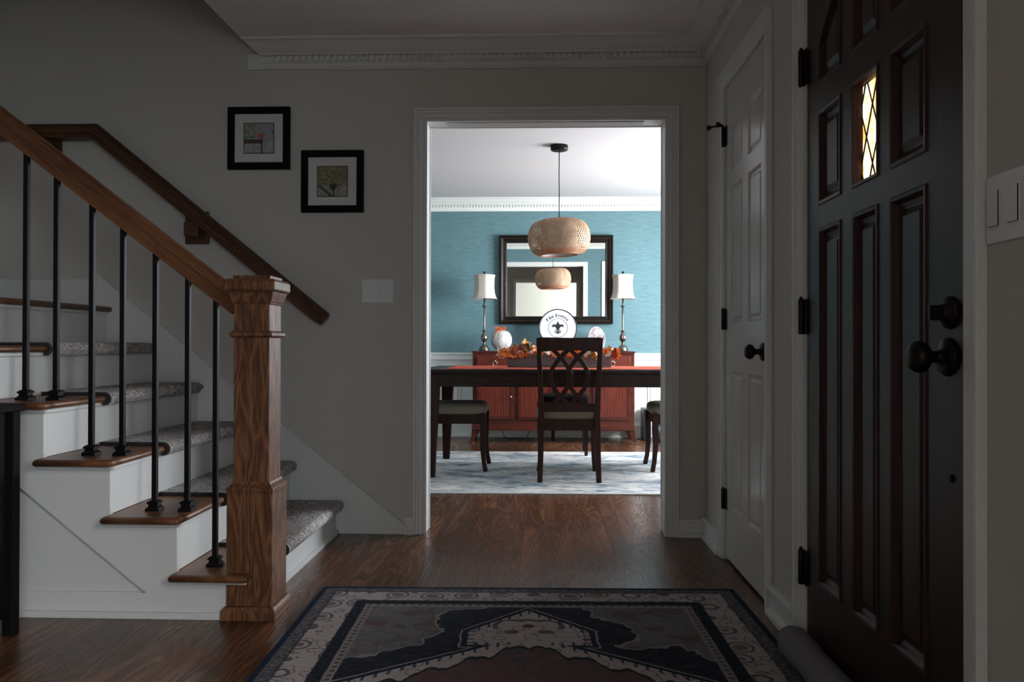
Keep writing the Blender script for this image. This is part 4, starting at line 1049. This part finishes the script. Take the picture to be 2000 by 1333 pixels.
# mirror
mr = thing('wall_mirror', 'large landscape mirror in a dark espresso frame above the sideboard', 'mirror', (0, 0, 0))
mw, mh = 1.147, .896
def mframe(pf, mt, name, par):
    m2 = MB(); rings = []
    for ins, dep in pf:
        a, b_ = -mw/2+ins, mw/2-ins; c_, d_ = ins, mh-ins
        rings.append([(a, -dep, c_), (b_, -dep, c_), (b_, -dep, d_), (a, -dep, d_)])
    m2.loft(rings, smooth=False, caps=False); return m2.build(name, mt, par, world=False)
fr = mframe([(0, 0), (0, .030), (.004, .036), (.016, .036), (.022, .028), (.026, .026)], MFRAME, 'frame', mr)
mframe([(.026, .026), (.030, .030), (.035, .026)], MFRAMEB, 'bead', fr)
mframe([(.035, .026), (.044, .022), (.062, .018), (.068, .020), (.073, .012)], MFRAME, 'inner_frame', fr)
mframe([(.073, .012), (.076, .0125), (.079, .009)], MFRAMEB, 'inner_bead', fr)
m2 = MB(); m2.box(-mw/2+.072, mw/2-.072, -.009, -.004, .072, mh-.072); m2.build('glass', MIRROR, mr, world=False)
m2 = MB(); m2.box(-mw/2+.01, mw/2-.01, -.004, 0, .01, mh-.01); m2.build('backing', FRAMEB, mr, world=False)
mr.location = (.162, YB-.0075, 1.143); mr.rotation_euler = (.0122, 0, -.006)

# decorated plate with the family name
def glyphs(text, size, font_scale=1, shear=.25):
    # returns list of (char, mesh verts 2d, faces, advance) from the built-in font
    res = []
    for chx in text:
        cu = bpy.data.curves.new('glyph', 'FONT'); cu.body = chx; cu.size = size; cu.shear = shear; cu.resolution_u = 4; cu.offset = size*.018
        ob = bpy.data.objects.new('glyph', cu); me = bpy.data.meshes.new_from_object(ob)
        vs = [(v.co.x, v.co.y) for v in me.vertices]; fs = [tuple(p.vertices) for p in me.polygons]
        adv = (max([v[0] for v in vs])+size*.045) if vs else size*.30
        res.append((vs, fs, adv)); bpy.data.objects.remove(ob); bpy.data.curves.remove(cu); bpy.data.meshes.remove(me)
    return res
def ink2d(mb, vs, fs, y0, y1):
    # extruded flat shape in the local xz plane
    n = len(vs); V = [(x, y1, z) for x, z in vs]+[(x, y0, z) for x, z in vs]
    mb.quadmesh(V, [tuple(f) for f in fs]+[tuple(i+n for i in f[::-1]) for f in fs])
def arc_text(mb, text, size, R, y0, y1, centre=PI/2, lat=1.0):
    gs = glyphs(text, size); tot = sum(g[2] for g in gs); ang = centre+tot/R/2
    for vs, fs, adv in gs:
        a = ang-adv/2/R; ca, sa = math.cos(a), math.sin(a); out = []
        for x, z in vs:
            u = x-adv/2; rr = R+z
            out.append((rr*ca+u*sa, rr*sa-u*ca))
        if vs: ink2d(mb, out, fs, y0, y1)
        ang -= adv/R
pl = thing('decorative_plate', 'round white plate with black rim, lettering and a fleur-de-lis emblem', 'plate', (0, 0, 0))
PR = .189
# y axis of the local frame points away from the viewer: the face is at -y
m2 = MB(); m2.lathe([(.001, .004), (PR-.012, .004), (PR-.008, .002), (PR-.008, -.004), (PR-.016, -.003), (.001, -.003)], (0, 0, 0), 64, 'y'); m2.build('dish', CERAM, pl, world=False)
m2 = MB(); m2.lathe([(PR-.008, .006), (PR, .004), (PR, -.008), (PR-.004, -.010), (PR-.008, -.008), (PR-.008, .006)], (0, 0, 0), 64, 'y', cap=False); m2.build('rim', INK, pl, world=False)
m2 = MB(); m2.lathe([(.092, -.003), (.092, -.0045), (.0945, -.0045), (.0945, -.003)], (0, 0, 0), 64, 'y', cap=False); m2.build('ring_line', INK, pl, world=False)
m2 = MB(); arc_text(m2, 'The Scotts', .041, .113, -.0048, -.0028, PI/2+.06); m2.build('lettering', INK, pl, world=False)
# fleur-de-lis
m2 = MB()
def fan(poly):
    n = len(poly); cx_ = sum(p[0] for p in poly)/n; cz_2 = sum(p[1] for p in poly)/n
    vs = [(cx_, cz_2)]+poly; ink2d(m2, vs, [(0, 1+i, 1+(i+1) % n) for i in range(n)], -.0048, -.0028)
def ribbon(pts, ws):
    vs = []; n = len(pts)
    for i, p in enumerate(pts):
        a = Vector(pts[max(0, i-1)]); b_ = Vector(pts[min(n-1, i+1)]); t = (b_-a).normalized(); nn = Vector((-t.y, t.x)); vs.append(tuple(Vector(p)+nn*ws[i]/2)); vs.append(tuple(Vector(p)-nn*ws[i]/2))
    ink2d(m2, vs, [(2*i, 2*i+1, 2*i+3, 2*i+2) for i in range(n-1)], -.0048, -.0028)
fan([(0, .060), (.006, .045), (.016, .030), (.016, .016), (.007, .002), (.004, -.012), (-.004, -.012), (-.007, .002), (-.016, .016), (-.016, .030), (-.006, .045)])
for s in (-1, 1):
    ribbon([(s*x, z) for x, z in [(.006, -.012), (.010, .000), (.018, .014), (.029, .023), (.040, .021), (.045, .012), (.041, .005)]], [.005, .009, .016, .020, .018, .014, .003])
    ribbon([(s*x, z) for x, z in [(.0, -.020), (.012, -.026), (.022, -.030), (.028, -.024)]], [.006, .007, .006, .002])
    ribbon([(s*x, z) for x, z in [(.004, -.036), (.014, -.041), (.024, -.040), (.030, -.034)]], [.010, .009, .006, .002])
ribbon([(-.020, -.014), (.020, -.014)], [.006, .006])
fan([(0, -.024), (.009, -.040), (.004, -.052), (0, -.057), (-.004, -.052), (-.009, -.040)])
m2.xf(Matrix.Diagonal((1.12, 1, 1.12, 1))); m2.build('fleur_emblem', INK, pl, world=False)
pl.location = (.179, 7.955, 1.099+.0); pl.rotation_euler = (-.16, 0, 0)
es = thing('plate_stand', 'small black wire easel holding up the round emblem plate', 'plate stand', (.179, 7.955, .8735))
m2 = MB()
for s in (-1, 1): m2.tube([(.179+s*.06, 7.90, .8775), (.179+s*.06, 7.905, .902), (.179+s*.06, 7.915, .903), (.179+s*.055, 7.965, .905), (.179+s*.03, 8.02, 1.05)], .003, 8); m2.tube([(.179+s*.06, 7.90, .8775), (.179+s*.05, 8.05, .8775)], .003, 8); m2.tube([(.179+s*.05, 8.05, .8775), (.179+s*.03, 8.02, 1.05)], .003, 8)
m2.tube([(.12, 7.99, .96), (.24, 7.99, .96)], .003, 8); m2.build('wire_frame', BLACK, es)

# white decorative pumpkin with an orange bow
wp = thing('white_pumpkin', 'white-washed pumpkin with an orange bow beside the left lamp', 'pumpkin', (-.375, 7.93, .8735))
m2 = MB(); prof = [(max(1e-4, .102*math.sin(PI*i/18)**.8), .102-.098*math.cos(PI*i/18)) for i in range(19)]
m2.lathe(prof, (-.375, 7.93, .8735+.004), 64, sx=.98, sy=.75, flute=lambda a, h: .045*abs(math.cos(a*4))); m2.build('body', PUMP, wp)
bw = MB()
for s in (-1, 1): bw.loft([superellipse(.001, .006, 0, 12, 2), superellipse(.001, .006, 0, 12, 2)]) if False else bw.tube([(-.385, 7.90, 1.085), (-.385+s*.03, 7.895, 1.105), (-.385+s*.052, 7.895, 1.098), (-.385+s*.045, 7.895, 1.082), (-.385, 7.895, 1.085)], 0, rect=[(.018, .004)]*5, up=Vector((0, 1, 0)))
bw.sphere((-.385, 7.892, 1.087), .011, 8); bw.tube([(-.388, 7.89, 1.085), (-.415, 7.875, 1.06), (-.43, 7.868, 1.035)], 0, rect=[(.012, .003)]*3, up=Vector((0, 1, 0))); bw.build('bow', ORANGE, wp)
MB().tube([(-.375, 7.93, 1.06), (-.372, 7.93, 1.09), (-.365, 7.93, 1.10)], [.010, .008, .007], 8).build('stem', LEAF[4], wp)

# small speckled plate with lettering
sp = thing('speckled_plate', 'small grey speckled oval plate with a white rim beside the right lamp', 'plate', (0, 0, 0))
m2 = MB(); m2.lathe([(.001, .003), (.088, .003), (.088, -.003), (.001, -.003)], (0, 0, 0), 48, 'y', sy=1.25); m2.build('face', SPLATE, sp, world=False)
m2 = MB(); m2.lathe([(.086, .018), (.094, .016), (.096, -.004), (.092, -.009), (.088, -.006), (.086, .0)], (0, 0, 0), 48, 'y', sy=1.25, cap=False); m2.build('rim', CERAM, sp, world=False)
m2 = MB(); xx = -.045
for vs, fs, adv in glyphs('Fall', .062, shear=.1):
    ink2d(m2, [(x+xx, z+.002) for x, z in vs], fs, -.0045, -.0028); xx += adv
m2.build('lettering', noisy('faded_brown_ink', (.08, .06, .06), .6, .2, 30, 0), sp, world=False)
sp.location = (.557, 7.955, .9935); sp.rotation_euler = (-.12, 0, .45)

# grey appliance and leaning board on the right
ap = thing('robot_vacuum', 'grey rounded appliance with black front on the floor beyond the right chair', 'appliance', (1.24, 7.85, 0))
m2 = MB(); m2.lathe([(.12, .03), (.135, .045), (.138, .10), (.13, .125), (.10, .14), (.04, .147), (.001, .148)], (1.24, 7.9, 0), 40); m2.build('body', GREYPL, ap)
m2 = MB(); m2.lathe([(.13, .0), (.142, .012), (.14, .04), (.12, .045)], (1.24, 7.9, 0), 40, cap=False); m2.build('bumper', DARKPL, ap)
m2 = MB(); m2.prism([(1.14, .14), (1.24, .14), (1.17, .27), (1.12, .27)], 7.95, 7.99); m2.build('dark_handle', DARKPL, ap, .004)
bd = MB(); bd.box(1.012, 1.060, 7.93, 8.16, .0, .31); tag(bd.build('folded_board', DARKPL, None, .004), 'dark navy board standing on edge between sideboard and right chair', 'board')

# pendant lamp
pn = thing('pendant_lamp', 'woven bamboo drum pendant hanging on a thin black cord over the table', 'pendant lamp', (.142, 6.0, ZC))
m2 = MB(); m2.lathe([(.001, 2.368), (.050, 2.368), (.062, 2.372), (.065, 2.380), (.065, ZC-.0005)], (.142, 6.0, 0), 40); m2.build('canopy', BRONZE, pn)
m2 = MB(); m2.tube([(.142, 6.0, 2.37), (.1425, 6.0, 2.30), (.141, 6.0, 2.2), (.143, 6.0, 2.05), (.142, 6.0, 1.83)], .0035, 8); m2.build('cord', BLACK, pn)
pc0 = Vector((.142, 6.0, 1.724)); Rm, Hh, Rt = .232, .126, .140
def shade_pt(t, a, off=0):
    # t from 0 (bottom opening) to 1 (top opening)
    ph = -PI/2+PI*t; e = .95
    cz = math.sin(ph); cr = math.cos(ph)
    z = Hh*cz; r = Rt+(Rm-Rt)*(abs(cr)**e)+off
    return Vector((r*math.cos(a), r*math.sin(a), z))
tilt = Matrix.Translation(pc0) @ Matrix.Rotation(-.045, 4, 'Y')
wv = MB(); NS = 64
for fam in (1, -1):
    for k in range(NS):
        a0 = 2*PI*k/NS; pts = []; K = 16
        vs = []
        for i in range(K+1):
            t = i/K; a = a0+fam*1.15*(t-.5); off = .0012*math.sin(i*2.4+k)*fam; p = shade_pt(t, a, off); q = shade_pt(t, a+.043, off)
            vs += [p, q]
        wv.quadmesh([tilt @ p for p in vs], [(2*i, 2*i+1, 2*i+3, 2*i+2) for i in range(K)], False)
so = wv.build('woven_shade', BAMB, pn)
sm_ = so.modifiers.new('thickness', 'SOLIDIFY'); sm_.thickness = .0012
rm = MB()
for t, r_ in ((0, .0045), (1, .0045), (.08, .0028), (.14, .0028), (.20, .0028)):
    MB().tube([tilt @ shade_pt(t, 2*PI*k/48, .001) for k in range(48)], r_, 8, closed=True).build('bamboo_rim', BAMBR, so)
m2 = MB(); m2.lathe([(.137, -Hh+.004), (.137, Hh-.004), (.135, Hh-.004), (.135, -Hh+.004)], (0, 0, 0), 48, cap=False); m2.lathe([(.001, Hh-.008), (.136, Hh-.008)], (0, 0, 0), 48); m2.xf(tilt); m2.build('liner', LINER, so)
m2 = MB(); m2.lathe([(.016, 1.845), (.018, 1.80), (.018, 1.77), (.012, 1.765)], (.142, 6.0, 0), 16); sk_ = m2.build('socket', BRONZE, pn)
mbg = noisy('frosted_bulb', (.8, .78, .74), .4, .01, 10, 0); MB().sphere((.142, 6.0, 1.735), .032, 12).build('bulb', mbg, sk_)

# ground outside so the windows look onto something
g0 = MB(); g0.box(3.4, 30, -20, 25, -.5, -.4); g0.box(-20, 3.4, -30, -3.7, -.5, -.4); struct('ground_outside', g0, ASPHALT)
